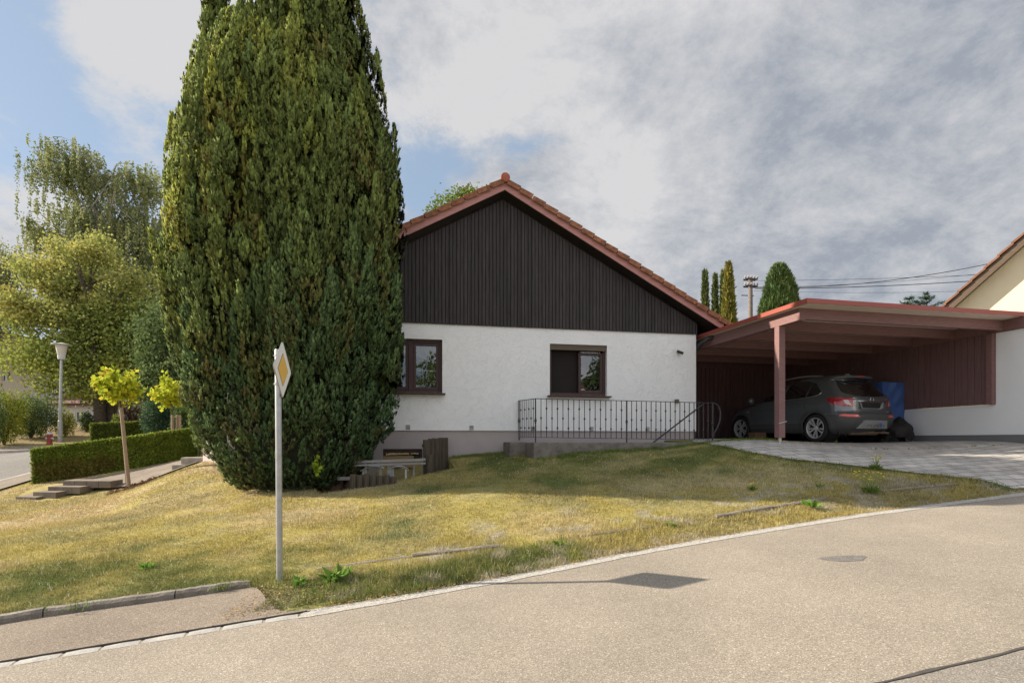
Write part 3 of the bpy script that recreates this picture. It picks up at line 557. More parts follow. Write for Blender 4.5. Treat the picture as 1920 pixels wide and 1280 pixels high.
# ------------------------------------------------------------------ grass
def blades(name, x, y, hgt, wid, col, m, label, lean=.5, zoff=0):
    n = len(x); z = Hn(x, y)+zoff; a = rng.random(n)*2*math.pi; la = rng.random(n)*2*math.pi; ln = lean*rng.random(n)*hgt
    cx, cy = np.cos(a)*wid/2, np.sin(a)*wid/2
    V = np.empty((n, 3, 3)); V[:, 0] = np.c_[x-cx, y-cy, z-.005]; V[:, 1] = np.c_[x+cx, y+cy, z-.005]; V[:, 2] = np.c_[x+np.cos(la)*ln, y+np.sin(la)*ln, z+hgt]
    return tag(npmesh(name, V.reshape(-1, 3), np.arange(3*n).reshape(-1, 3), m, None, np.repeat(col, 3, 0)), label, 'grass', kind='stuff')
def lawn():
    N = 620000
    # denser towards the camera
    Y = 4.6+(rng.random(N)**1.5)*11.4; X = (rng.random(N)*2-1)*(Y*.98+1.0)
    d = Y-edge_y(X); ky = np.interp(X, KL[:, 0], KL[:, 1])+.08
    ok = (d > .05) & ~((X < -2.2) & (Y < ky)) & ~((X >= -2.2) & (X < -1.6) & (d < .2)) & ~inpoly(X, Y, DRIVE)
    lx = HOUSE.c*(X-HOUSE.o[0])+HOUSE.s*(Y-HOUSE.o[1]); ly = -HOUSE.s*(X-HOUSE.o[0])+HOUSE.c*(Y-HOUSE.o[1])
    ok &= ~((ly > -.03) & (lx > -8.1)) & ~inpoly(lx, ly, WELL) & ~((lx > -4.45) & (lx < .2) & (ly > -1.5)) & (X < 9.5)
    ok &= ~inpoly(X, Y, STREET) & (X > -14) & ~((X+4.1)**2+(Y-10.8)**2 < .9**2)
    pth = [tuple(P(*a).xy) for a in [(380, 853, 15.3), (300, 860, 15.2), (205, 878, 14.7), (125, 896, 14.5), (60, 915, 13.9), (30, 930, 13.1), (70, 937, 12.5), (190, 908, 13.1), (235, 900, 13.0), (330, 874, 13.1), (380, 864, 13.3)]]
    ok &= ~inpoly(X, Y, pth)
    thin = fbm(X, Y, 2.5, 12); ok &= rng.random(N) < .45+.9*thin
    X, Y, d = X[ok], Y[ok], d[ok]; n = len(X)
    tall = sstep(1.05, .5, d)*sstep(-2.2, -1.3, X)*sstep(2.6, .8, X)
    hg = (.012+.022*rng.random(n))*(1+.5*sstep(.45, .6, fbm(X, Y, 1.2, 5))) + tall*.016*rng.random(n)
    verge = (d < .95) & (X > -1.2); hg = np.where(verge, hg*1.5, hg)
    c_ = ground_colour(X, Y)*(.72+.62*rng.random((n, 1)))
    fl = rng.random(n) < .02; c_[fl] = np.array((.62, .60, .50))
    wd = np.clip(.005+.0009*(Y-4.6), .005, .014)*(1+.4*rng.random(n))
    blades('grass', X, Y, hg, wd, c_, M['grass'], 'short dry yellow and green lawn grass', .9)
lawn()
def tufts():
    """taller wild tufts on the verge, by the kerb and against the house"""
    spots = []
    for i in range(260):
        x = random.uniform(-1.9, 3.2); t = random.random(); y = float(edge_y(x))+.08+t*.75; spots.append((x, y, random.uniform(.04, .11) if x < .8 else random.uniform(.03, .08), .8 if x < .8 else .25))
    for i in range(150): x = random.uniform(3, 7.6); spots.append((x, float(edge_y(x))+.1+random.random()*.6, random.uniform(.03, .06), .12))
    for i in range(120): x = random.uniform(-2.9, -1.6); spots.append((x, float(np.interp(x, KL[:, 0], KL[:, 1]))+random.uniform(-.10 if x > -2.5 else .05, .4), random.uniform(.02, .08), .6))
    for px, py, Y in [(140, 1136, 4.88), (415, 1100, 5.30), (275, 1078, 5.9), (530, 1100, 5.4), (545, 1105, 5.3), (560, 1110, 5.25)]: q = P(px, py, Y); spots.append((q.x, q.y, .09, 1))
    for i in range(130): a = HOUSE.w(random.uniform(-5.9, -4.5), random.uniform(-.25, -.02)); spots.append((*a, random.uniform(.03, .10), .8))
    for i in range(220): a = HOUSE.w(random.uniform(-4.4, .9), random.uniform(-1.75, -1.52)); spots.append((*a, random.uniform(.04, .09), 1.1))
    for i in range(120):
        t = random.random(); q = np.array(DRIVE[1])*(1-t)+np.array(DRIVE[7])*t; j = random.randint(1, 6); q = np.array(DRIVE[j])*(1-t)+np.array(DRIVE[j+1])*t; spots.append((q[0]+random.uniform(-.1, .03), q[1]-random.uniform(0, .15), random.uniform(.03, .07), .9))
    X = []; Y = []; Hh = []; G = []
    for x, y, hh, g in spots:
        k = 22; r = random.uniform(.02, .07); X += list(x+rng.normal(0, r, k)); Y += list(y+rng.normal(0, r, k)); Hh += list(hh*(.4+.6*rng.random(k))); G += [g]*k
    X, Y, Hh, G = map(np.array, (X, Y, Hh, G)); g = np.clip(G*(.6+.6*rng.random(len(X))), 0, 1)[:, None]
    c_ = np.array((.40, .31, .15))*(1-g)+np.array((.12, .20, .035))*g; c_ *= .7+.6*rng.random((len(X), 1))
    blades('wild_grass', X, Y, Hh, .008+.004*rng.random(len(X)), c_, M['grass'], 'wild green grass tufts along the verge', .8)
tufts()
def litter():
    n = 7000; X = rng.random(n)**1.15*9.5-2.4; d = rng.random(n)**2*.85+.3*(X < -1.7)*rng.random(n); Y = edge_y(X)+.02+d; z = Hn(X, Y)+.012+.012*rng.random(n)
    k = rng.random(n)*2*math.pi; L = .012+.02*rng.random(n); V = np.empty((n, 3, 3)); V[:, 0] = np.c_[X, Y, z]; V[:, 1] = np.c_[X+np.cos(k)*L, Y+np.sin(k)*L, z+.006*rng.random(n)]; V[:, 2] = np.c_[X+np.cos(k+.6)*L*.5, Y+np.sin(k+.6)*L*.5, z+.012*rng.random(n)]
    c_ = np.array((.42, .30, .15))*(.6+.7*rng.random((n, 1)))
    tag(npmesh('dry_litter', V.reshape(-1, 3), np.arange(3*n).reshape(-1, 3), M['grass'], None, np.repeat(c_, 3, 0)), 'dry straw and leaf litter beside the road', 'litter', kind='stuff')
litter()

# ------------------------------------------------------------------ the house (frame: origin at its right front corner, z = 0 at eye height minus .33)
HB = -.33
def HP(px, py, ly=0): x, z = HOUSE.px(px, py, ly); return x, z-HB
def he(e): return e-HB                              # height above the house base from height above the eye
def wall_holes(mb, x0, x1, z0, z1, holes, y, depth):
    xs = sorted({x0, x1, *[v for h_ in holes for v in h_[:2]]}); zs = sorted({z0, z1, *[v for h_ in holes for v in h_[2:]]})
    for i in range(len(xs)-1):
        for j in range(len(zs)-1):
            cx, cz_ = (xs[i]+xs[i+1])/2, (zs[j]+zs[j+1])/2
            if any(a < cx < b and c_ < cz_ < d for a, b, c_, d in holes): continue
            mb.add([(xs[i], y, zs[j]), (xs[i+1], y, zs[j]), (xs[i+1], y, zs[j+1]), (xs[i], y, zs[j+1])], [(0, 1, 2, 3)])
    for a, b, c_, d in holes:
        mb.add([(x, yy, z) for x, z in ((a, c_), (b, c_), (b, d), (a, d)) for yy in (y, y+depth)], [(0, 1, 3, 2), (2, 3, 5, 4), (4, 5, 7, 6), (6, 7, 1, 0)])
HW, HL = 8.0, 12.0
def boards(mb, x0, x1, zlo, zhi, y, w=.0815, gap=.012, th=.02, nrm=-1):
    """upright boards of a cladding: zlo, zhi functions of x; front face bevelled"""
    x = x0
    while x < x1-.005:
        e = min(x+w, x1); a, b = x+gap/2, e-gap/2; j = random.uniform(0, .003); yf = y+nrm*(th+j); bv = .005
        if b-a > .01:
            vs = [(a, y, zlo(a)), (b, y, zlo(b)), (b, y, zhi(b)), (a, y, zhi(a)), (a, yf-nrm*bv, zlo(a)), (a+bv, yf, zlo(a)), (b-bv, yf, zlo(b)), (b, yf-nrm*bv, zlo(b)), (b, yf-nrm*bv, zhi(b)), (b-bv, yf, zhi(b)), (a+bv, yf, zhi(a)), (a, yf-nrm*bv, zhi(a))]
            mb.add(vs, [(4, 5, 10, 11), (5, 6, 9, 10), (6, 7, 8, 9), (0, 4, 11, 3), (7, 1, 2, 8), (0, 1, 7, 6, 5, 4), (3, 11, 10, 9, 8, 2)])
        x = e
YO = -.30
RX, _z = HOUSE.px(946.7, 339.7, YO); RZ = he(_z); EX, _z2 = HOUSE.px(1357.5, 604.6, YO); PITCH = (_z-_z2)/(EX-RX); PA = math.atan(PITCH)
def roof_top(x): return RZ - abs(x-RX)*PITCH         # top of the fascia
def window(house, x0, x1, z0, z1, y, kind):
    """a two light casement in a reveal"""
    w = MB(); t = .065
    def ring(mb, a, b, c_, d, t, y0, y1):
        mb.box(a, b, y0, y1, d-t, d); mb.box(a, b, y0, y1, c_, c_+t); mb.box(a, a+t, y0, y1, c_+t, d-t); mb.box(b-t, b, y0, y1, c_+t, d-t)
    ring(w, x0, x1, z0, z1, t, y, y+.07); xm = (x0+x1)/2
    if kind == 'left': w.box(xm-.05, xm+.05, y-.004, y+.066, z0+t, z1-t)
    f = w.build('window', M['frame'], house, bevel=.004)
    lights = [(x0+t+.004, xm-.054), (xm+.054, x1-t-.004)] if kind == 'left' else [(xm+.03, x1-t-.004)]
    for a, b in lights:
        sm = MB(); ring(sm, a, b, z0+t+.004, z1-t-.004-(.10 if kind == 'open' else 0), .062, y+.012, y+.062); sm.build('sash', M['frame'], f, bevel=.004)
        g = MB(); g.add([(a+.05, y+.04, z0+.12), (b-.05, y+.04, z0+.12), (b-.05, y+.04, z1-.11), (a+.05, y+.04, z1-.11)], [(0, 1, 2, 3)]); g.build('pane', M['glass'], f)
    s = MB(); s.box(x0-.06, x1+.06, y-.24, y+.01, z0-.045, z0-.012); s.build('sill', M['frame'], f, bevel=.004)
    if kind == 'open':
        b = MB(); k = 4
        for i in range(k): b.box(x0+.012, x1-.012, y-.07, y-.045, z1-.012-.030*(i+1)+.004, z1-.012-.030*i)
        b.build('roller_shutter', M['blind'], f)
        # the left sash stands open inside the dark room
        sm = MB(); q = Matrix.Translation((x0+t, y+.06, 0)) @ Matrix.Rotation(R(82), 4, 'Z')
        for bx in ((0, .5, 0, .05, z0+.07, z0+.14), (0, .5, 0, .05, z1-.14, z1-.07), (0, .06, 0, .05, z0+.14, z1-.14), (.44, .5, 0, .05, z0+.14, z1-.14)): sm.box(*bx, M=q)
        sm.build('sash', M['frame'], f)
        # net curtain on the rod behind the closed light
        c_ = MB(); n = 26; vs = []
        for i in range(n): xx = xm+.10+(x1-xm-.2)*.45*i/(n-1); yy = y+.16+.018*math.sin(i*1.7); vs += [(xx, yy, z0+.10), (xx, yy, z1-.14)]
        c_.add(vs, [(2*i, 2*i+2, 2*i+3, 2*i+1) for i in range(n-1)]); c_.build('curtain', M['blindw'], f, smooth=True)
    else:
        b = MB(); z = z1-.13; zz = z0+.52
        while z > zz:
            for a, c_ in lights: b.add([(a+.055, y+.10, z-.016), (c_-.055, y+.10, z-.016), (c_-.055, y+.118, z), (a+.055, y+.118, z)], [(0, 1, 2, 3)])
            z -= .020
        for a, c_ in lights: b.box(a+.055, c_-.055, y+.095, y+.12, zz-.03, zz)
        b.build('venetian_blind', M['blindw'], f)
    return f
def house():
    t = thing('house', (4.47, 13.5, CZ+HB), HOUSE.a, 'white rendered bungalow with dark boarded gable and red tiled roof', 'house')
    zb, zt = he(.215), he(2.62)
    H1 = (-7.50, -6.13, he(1.045), he(2.225)); H2 = (-3.67, -2.28, he(1.04), he(2.222)); HBW = (-7.41, -6.56, he(-.86), he(-.19))
    w = MB(); wall_holes(w, -HW, 0, zb, zt, [H1, H2], 0, .20)
    ov = .30
    w.add([(0, 0, zb), (0, HL, zb), (0, HL, zt), (0, 0, zt), (-HW, 0, zb), (-HW, HL, zb), (-HW, HL, zt), (-HW, 0, zt)], [(0, 1, 2, 3), (4, 7, 6, 5), (1, 5, 6, 2), (0, 4, 5, 1)])
    w.build('wall', M['stucco'], t)
    p = MB(); wall_holes(p, -HW+.04, -.04, he(-2.2), zb, [HBW], .035, .18)
    p.add([(-.04, .035, he(-2.2)), (-.04, HL-.04, he(-2.2)), (-.04, HL-.04, zb), (-.04, .035, zb), (-HW+.04, .035, he(-2.2)), (-HW+.04, HL-.04, he(-2.2)), (-HW+.04, HL-.04, zb), (-HW+.04, .035, zb)], [(0, 1, 2, 3), (4, 7, 6, 5)])
    p.build('plinth', M['plinth'], t)
    # rooms behind the windows, near-black walls stand for their lack of light
    r = MB()
    for a, b, c_, d in (H1, H2): r.add([(x, y, z) for x in (a-.6, b+.6) for y in (.201, 2.6) for z in (c_-.6, d+.3)], [(0, 1, 3, 2), (4, 6, 7, 5), (2, 3, 7, 6), (0, 4, 5, 1), (1, 5, 7, 3)])
    a, b, c_, d = HBW; r.add([(x, y, z) for x in (a-.3, b+.3) for y in (.22, 1.6) for z in (c_-.1, d+.1)], [(0, 1, 3, 2), (4, 6, 7, 5), (2, 3, 7, 6), (0, 4, 5, 1), (1, 5, 7, 3)])
    r.build('room', M['dark'], t, fix=False)
    window(t, *H1, .10, 'left'); window(t, *H2, .10, 'open')
    bw = MB(); a, b, c_, d = HBW
    for bx in ((a, b, d-.09, d), (a, a+.06, c_, d-.09), (b-.06, b, c_, d-.09), (a+.55, a+.60, c_, d-.09)): bw.box(bx[0], bx[1], .09, .15, bx[2], bx[3])
    f = bw.build('basement_window', M['frame'], t)
    g = MB(); g.add([(a+.05, .13, c_), (b-.05, .13, c_), (b-.05, .13, d-.05), (a+.05, .13, d-.05)], [(0, 1, 2, 3)]); g.build('pane', M['glass'], f)
    # gable
    c1 = MB(); boards(c1, -HW-.02, .02, lambda x: zt-.06, lambda x: max(zt-.05, roof_top(x)-.30), -.012)
    c1.build('gable_cladding', M['clad'], t)
    bk = MB(); zc = lambda x: roof_top(x)-.26
    bk.add([(-HW, -.011, zt-.05), (.0, -.011, zt-.05), (0, -.011, max(zt-.05, zc(0))), (RX, -.011, zc(RX)), (-HW, -.011, max(zt-.05, zc(-HW)))], [(0, 1, 2, 3, 4)]); bk.build('gable_backing', M['dark'], t)
    # roof: deck, fascia boards, tiles
    ex = EX; yo = YO
    s = MB(); lx = -8.42
    for sx, xe in ((1, ex), (-1, lx)):
        zt1, zt0 = roof_top(RX), roof_top(xe)
        s.add([(RX, yo+.02, zt1-.20), (xe, yo+.02, zt0-.20), (xe, HL+.4, zt0-.20), (RX, HL+.4, zt1-.20), (RX, yo+.02, zt1-.06), (xe, yo+.02, zt0-.06), (xe, HL+.4, zt0-.06), (RX, HL+.4, zt1-.06)], [(0, 1, 2, 3), (4, 7, 6, 5), (1, 5, 6, 2), (0, 4, 5, 1), (3, 2, 6, 7)])
    s.build('soffit', M['soffit'], t)
    for xe in (ex, lx):
        v = MB(); a = RX; z1, z0 = roof_top(RX), roof_top(xe); hh = .19
        e2 = xe; v.prism([(a, z1-hh), (e2, z0-hh), (e2, z0), (a, z1)], yo, yo+.035); v.build('bargeboard', M['verge'], t, bevel=.003)
        g = MB(); sg = 1 if xe > RX else -1   # half round gutter along the eave
        pr = [(.065*math.cos(a_), .065*math.sin(a_)) for a_ in np.linspace(math.pi, 2*math.pi, 9)]
        vs = [(xe+sg*.07+px_, y_, z0-.05+pz_) for y_ in (yo-.02, HL+.4) for px_, pz_ in pr]; g.add(vs, [(i, i+1, i+10, i+9) for i in range(8)]+[tuple(range(9)), tuple(range(17, 8, -1))]); g.build('eaves_gutter', M['iron'], t, smooth=True)
    dp = MB(); z0 = roof_top(ex); dp.tube([(ex+.05, -.30, z0-.12), (ex+.05, -.30, z0-.24), (.16, -.22, z0-.40), (.10, -.16, z0-.46), (.07, -.05, z0-.50), (.07, .05, z0-.56), (.07, .2, z0-.75), (.07, .2, .3)], .045, 10); dp.build('downpipe', M['iron'], t, smooth=True)
    tl = MB(); nrows = 19; Ls = (ex-RX+.07)/math.cos(PA); step = Ls/nrows; cs, sn = math.cos(PA), math.sin(PA); th = .028
    for sg in (1, -1):
        for i in range(nrows):
            d0, d1 = i*step+.06, (i+1)*step+.055
            for (y0, y1, vt) in ((yo-.045, HL+.42, 0),):
                up = .035; lo0, lo1 = .012, .036              # each course rises to its lower end
                def q(d, y, n_): return (RX+sg*(d*cs+n_*sn), y, RZ+.012-d*sn+n_*cs)
                jt = random.uniform(-.006, .006)
                vs = [q(d0+jt, y, n_) if k == 0 else q(d1+jt, y, n_) for y in (y0, y1) for k, n_ in ((0, lo0), (1, lo1), (1, lo1+th), (0, lo0+th))]
                tl.add(vs, [(0, 1, 2, 3), (7, 6, 5, 4), (3, 2, 6, 7), (0, 4, 5, 1), (1, 5, 6, 2)])
                # verge flap hanging down the side of the tile
                fl = .112; vs = [q(d, y, n_) for y in (y0-.022, y0-.002) for d, n_ in ((d0+jt+.008, lo0+th+.004-fl), (d1+jt-.004, lo1+th+.004-fl), (d1+jt-.004, lo1+th+.004), (d0+jt+.008, lo0+th+.004))]
                tl.add(vs, [(0, 1, 2, 3), (7, 6, 5, 4), (0, 4, 5, 1), (2, 6, 7, 3), (1, 5, 6, 2), (0, 3, 7, 4)])
    tl.build('roof_tiles', M['tile'], t, bevel=.006)
    rt = MB()
    for j in range(34):
        y = yo-.06+j*.38; ra, rb = .10, .088; n = 12; pr = []
        for k in range(n+1): a_ = math.pi*(1.12*k/n-.06); pr.append((math.cos(a_), math.sin(a_)))
        vs = [(RX+ra*c_, y, RZ+.055+ra*s_) for c_, s_ in pr]+[(RX+rb*c_, y+.40, RZ+.055+rb*s_) for c_, s_ in pr]
        rt.add(vs, [(i, i+1, i+n+2, i+n+1) for i in range(n)])
    rt.lathe([(0, -.0), (.088, 0), (.102, .01), (.102, .03)], 24, Matrix.Translation((RX, yo-.09, RZ+.055)) @ Matrix.Rotation(R(-90), 4, 'X'))
    rt.build('ridge_tiles', M['tile2'], t, smooth=True)
    # louvred vents at the foot of the render
    for x, z in ((-6.877, .257), (-5.482, .251), (-4.06, .237), (-2.665, .237), (-1.264, .237)):
        z = he(z)+.03; v = MB(); v.add([(x-.05, -.004, z-.055), (x+.05, -.004, z-.055), (x+.05, -.004, z+.055), (x-.05, -.004, z+.055)], [(0, 1, 2, 3)])
        o = v.build('vent', M['stucco'], t); v = MB()
        for i in range(4): v.box(x-.046, x+.046, -.012, -.006, z-.046+i*.026, z-.034+i*.026)
        v.build('louvre', M['iron'], o)
house()
def wall_fittings():
    t = MB(); x, z = HP(1272, 662); w = HOUSE.w(x, -.001); o = thing('security_camera', (*w, CZ+HB+z), HOUSE.a, 'small dark wall camera right of the open window near the house corner', 'wall camera')
    m = MB(); m.cbox((0, -.015, .02), (.07, .03, .07)); m.build('bracket', M['plastic_w'], o, bevel=.004); m = MB(); m.tube([(-.07, -.07, .04), (.07, -.10, -.015)], .032, 12); m.tube([(0, -.02, .02), (0, -.08, .01)], .012, 8); m.build('camera_body', M['iron'], o, smooth=True)
    x, z = HP(1268, 752); w = HOUSE.w(x, -.001); m = MB(); m.cbox((0, -.03, 0), (.09, .06, .09)); m.cbox((0, -.064, .0), (.07, .01, .055)); o = m.build('socket_box', M['blind'], None, bevel=.006); o.location = (*w, CZ+HB+z); o.rotation_euler = (0, 0, HOUSE.a); tag(o, 'small beige outdoor socket box on the white wall behind the railing', 'socket')
wall_fittings()

def stairwell():
    # concrete rim of the cellar stairs and its wrought iron railing
    y = -1.35; x0, x1 = -4.40, -.30; zt = -.02
    m = MB(); nseg = 30
    def top(x): return he(zt - .006*(x-x0))
    def bot(x): return he(-.30)
    m.box(x0, x1+.7, y-.12, y+.12, -.6, he(-.045)); m.box(x0, x0+.22, y+.12, -.02, -.6, he(-.05))
    m.box(x0-.36, x0-.001, -.75, -.02, -.5, he(-.04)); 
    o = m.build('stairwell_wall', M['concrete'], None, bevel=.012); o.location = (4.47, 13.5, CZ+HB); o.rotation_euler = (0, 0, HOUSE.a)
    tag(o, 'low weathered concrete wall rimming the cellar stairs under the railing', 'low wall')
    st = MB()
    for i in range(9): st.box(x0+.22+i*.30, x1+.7, y+.12, -.02, -2.0, he(-.10-.18*(8-i)))
    o = st.build('cellar_stairs', M['concrete']); o.location = (4.47, 13.5, CZ+HB); o.rotation_euler = (0, 0, HOUSE.a); tag(o, 'concrete cellar stairs going down behind the iron railing', 'stairs', kind='structure')
    t = thing('railing', (4.47, 13.5, CZ+HB), HOUSE.a, 'dark wrought iron railing with knotted bars and curled end', 'railing')
    yr = y-.0; P0 = (-4.338, yr); PE = (-.37, yr); zb0, zb1 = he(.01), he(-.04); zt0, zt1 = he(.848), he(.813)
    f = lambda x: (x-P0[0])/(PE[0]-P0[0]); ztop = lambda x: zt0+(zt1-zt0)*f(x); zbot = lambda x: zb0+(zb1-zb0)*f(x)+.05
    r = MB(); r.bar((P0[0]-.01, yr, ztop(P0[0])), (-.40, yr, ztop(-.40)), .035, .012); r.bar((P0[0], yr, ztop(P0[0])), (-4.40, -.02, he(.897)), .035, .012)
    a = [(-.40, yr, ztop(-.4)), (-.36, yr, he(.812)), (-.28, yr, he(.79)), (-.22, yr, he(.73)), (-.185, yr, he(.62)), (-.185, yr, he(.50)), (-.21, yr, he(.38)), (-.26, yr, he(.27)), (-.32, yr, he(.18)), (-.365, yr, he(.10)), (-.35, yr, he(.06)), (-.33, yr, he(.09))]
    r.tube(a, .017, 8)
    r.build('top_rail', M['iron'], t)
    b = MB(); b.bar((P0[0], yr, zbot(P0[0])), (PE[0], yr, zbot(PE[0])), .03, .01); b.bar((P0[0], yr, zbot(P0[0])), (-4.40, -.02, he(.06)), .03, .01); b.build('bottom_rail', M['iron'], t)
    hr = MB(); A = HP(1225, 829, yr+.10); B = HP(1319, 757, yr+.03); hr.tube([(A[0]-.25, yr+.10, A[1]-.25), (A[0], yr+.10, A[1]), (B[0], yr+.03, B[1])], .017, 8); hr.build('handrail', M['iron'], t)
    def knot(m, x, y_, z, s=.021): m.lathe([(.006, -s*1.4), (s*.75, -s*.7), (s, 0), (s*.75, s*.7), (.006, s*1.4)], 8, Matrix.Translation((x, y_, z)))
    posts = [(-4.40, -.03, he(.0), he(.897)), (P0[0], yr, he(-.05), ztop(P0[0])), (-2.361, yr, he(-.05), ztop(-2.361)), (PE[0], yr, he(-.09), ztop(PE[0]))]
    for x, y_, a_, b_ in posts:
        m = MB(); m.bar((x, y_, a_), (x, y_, b_), .024, .024, (0, 1, 0)); zc = (a_+b_)/2; knot(m, x, y_, zc, .03); knot(m, x, y_, zc+.04, .022); knot(m, x, y_, zc-.04, .022); m.build('post', M['iron'], t)
    k = 0
    for (xa, xb, n) in ((P0[0], -2.361, 16), (-2.361, PE[0], 17)):
        for i in range(1, n+1):
            x = xa+(xb-xa)*i/(n+1); z0, z1 = zbot(x), ztop(x); m = MB(); m.bar((x, yr, z0), (x, yr, z1), .013, .013, (0, 1, 0)); zc = (z0+z1)/2
            if k % 2 == 0: knot(m, x, yr, zc)
            else: knot(m, x, yr, zc+.2); knot(m, x, yr, zc-.2)
            k += 1; m.build('bar', M['iron'], t)
    for i in range(1, 8):
        u = i/8; x = -4.40+(P0[0]+4.40)*u; y_ = -.03+(yr+.03)*u; z0 = he(.06)+(zbot(P0[0])-he(.06))*u; z1 = he(.897)+(ztop(P0[0])-he(.897))*u; m = MB(); m.bar((x, y_, z0), (x, y_, z1), .013, .013, (0, 1, 0)); zc = (z0+z1)/2
        if i % 2: knot(m, x, y_, zc+.2); knot(m, x, y_, zc-.2)
        else: knot(m, x, y_, zc)
        m.build('bar', M['iron'], t)
stairwell()

def lightwell():
    # sunken pit by the basement window: log palisade, grey rail, two white seats, post
    def G(px, py, ly): x, z = HOUSE.px(px, py, ly); w = HOUSE.w(x, ly); return Vector((*w, CZ+z))
    def log(b, top, r, lab, grp, m=M['log'], lean=(0, 0)):
        mb = MB(); hgt = top-b.z; mb.tube([(0, 0, -.3), (lean[0]*.5, 0, hgt*.5), (lean[0], lean[1], hgt-.012), (lean[0], lean[1], hgt)], [r, r*.98, r*.97, r*.85], 12); o = mb.build('palisade_log', m, None, smooth=True); o.location = b; tag(o, lab, 'log post', grp)
    labs = ['tall mossy log post at the left front of the palisade', 'tall mossy log next to the dark square post', 'tallest split log in the middle of the palisade', 'smooth log fourth from the left of the palisade', 'straight log at the right rear of the palisade', 'short front log leaning against the tall palisade', 'log at the right end of the palisade by the plinth']
    for i, (px, top, ly, r) in enumerate([(801, 824, -1.05, .075), (808, 822, -.90, .07), (815, 821, -.75, .08), (822, 821, -.6, .07), (829, 820, -.42, .075), (805, 852, -1.2, .07), (835, 820, -.25, .07)]):
        b = G(px, 868, ly); tz = G(px, top, ly).z; b.z = CZ-.95; log(b, tz, r, labs[i], 'upright palisade logs beside the basement window', lean=(random.uniform(-.015, .015), 0))
    for i in range(7):
        px = 662+i*12.6; b = G(px, 903, -1.95); tz = G(px, [889, 890, 888, 889, 891, 890, 893][i], -1.95).z; b.z -= .1
        log(b, tz, .062, ['leftmost short log of the low border, touching the thuja trunk', 'second short log of the low border from the thuja trunk', 'third short log of the low border from the thuja trunk', 'fourth short log of the low border, below the left seat', 'fifth short log of the low border, between the two seats', 'sixth short log of the low border, below the right seat', 'rightmost short log of the low border in front of the light well'][i], 'short border logs in front of the light well', M['log'])
    # post with dark cap
    b = G(796, 880, -1.0); t = thing('square_post', (b.x, b.y, CZ-1.0), HOUSE.a, 'grey square post with black cap left of the log palisade', 'post')
    m = MB(); m.box(-.045, .045, -.045, .045, -.2, G(796, 832, -1.0).z-(CZ-1.0)-.06); m.build('shaft', M['greywood'], t, bevel=.005); m = MB(); zz = G(796, 832, -1.0).z-(CZ-1.0); m.box(-.05, .05, -.05, .05, zz-.06, zz); m.build('cap', M['iron'], t, bevel=.005)
    # grey railing of thin bars
    t = thing('low_railing', tuple(G(740, 880, -1.5)), HOUSE.a, 'low grey double railing across the light well', 'railing'); o = Vector(t.location); fr = Matrix.Rotation(-HOUSE.a, 4, 'Z')
    L = lambda px, py, ly: fr @ (G(px, py, ly)-o)
    m = MB(); m.bar(L(664, 866, -1.5), L(798, 861, -1.5), .03, .05); m.bar(L(664, 872, -1.58), L(798, 868, -1.58), .03, .035); m.build('rail', M['greywood'], t)
    for px in (686, 714, 776): m = MB(); m.bar(L(px, 900, -1.46), L(px, 862, -1.46), .035, .035, (0, 1, 0)); m.build('post', M['greywood'], t)
    m = MB(); m.bar(L(731, 905, -1.46), L(731, 864, -1.46), .10, .06, (0, 1, 0)); m.build('post', M['greywood'], t)
    for i, (px, lab) in enumerate([(698, 'white slatted plastic stool on the left in the light well'), (749, 'white slatted plastic stool on the right, beside the basement window')]):
        b = G(px, 905, -1.25); t = thing('stool', (b.x, b.y, G(px, 902, -1.25).z-.05), HOUSE.a, lab, 'stool', 'white plastic stools in the light well'); zt = G(px, 878, -1.25).z - t.location.z; wd = .22 if i == 0 else .17
        m = MB(); n = 10; vs = []
        for k in range(n+1): u = k/n*2-1; zc = zt+.055*(1-u*u)+(.02*u if i == 0 else -.01*u); vs += [(u*wd, -.14, zc-.03), (u*wd, -.14, zc), (u*wd, .14, zc), (u*wd, .14, zc-.03)]
        m.add(vs, [(4*k+j, 4*k+(j+1) % 4, 4*k+4+(j+1) % 4, 4*k+4+j) for k in range(n) for j in range(4)]+[(0, 1, 2, 3), (4*n+3, 4*n+2, 4*n+1, 4*n)]); m.build('seat', M['plastic_w'], t)
        m = MB()
        for k in range(3): vs = [];  m.tube([((u/4-1)*wd*.95, -.142-.004, zt+.055*(1-(u/4-1)**2)-.006-.008*k) for u in range(9)], .002, 4)
        m.build('slat_line', M['iron'], t)
        for sx in (-1, 1):
            for sy in (-1, 1): m = MB(); m.bar((sx*wd*.72, sy*.11, -.05), (sx*wd*.72, sy*.11, zt+.01), .035, .03, (0, 1, 0)); m.build('leg', M['plastic_w'], t)
    m = MB(); m.box(-.55, .35, -.02, .02, -.06, .0); o = m.build('border_board', M['greywood']); o.location = G(690, 893, -1.62); o.rotation_euler = (0, 0, HOUSE.a); tag(o, 'grey board lying behind the short border logs', 'board')
    m = MB(); m.box(-.36, .30, -.012, .012, 0, .26); o = m.build('wooden_board', mat_wood('light_plank', (.30, .19, .09), (2, 18, 18))); q = HOUSE.w(-7.05, .02); o.location = (q[0], q[1], CZ-.60); o.rotation_euler = (R(-12), 0, HOUSE.a); tag(o, 'light brown board leaning in the basement window', 'board')
lightwell()

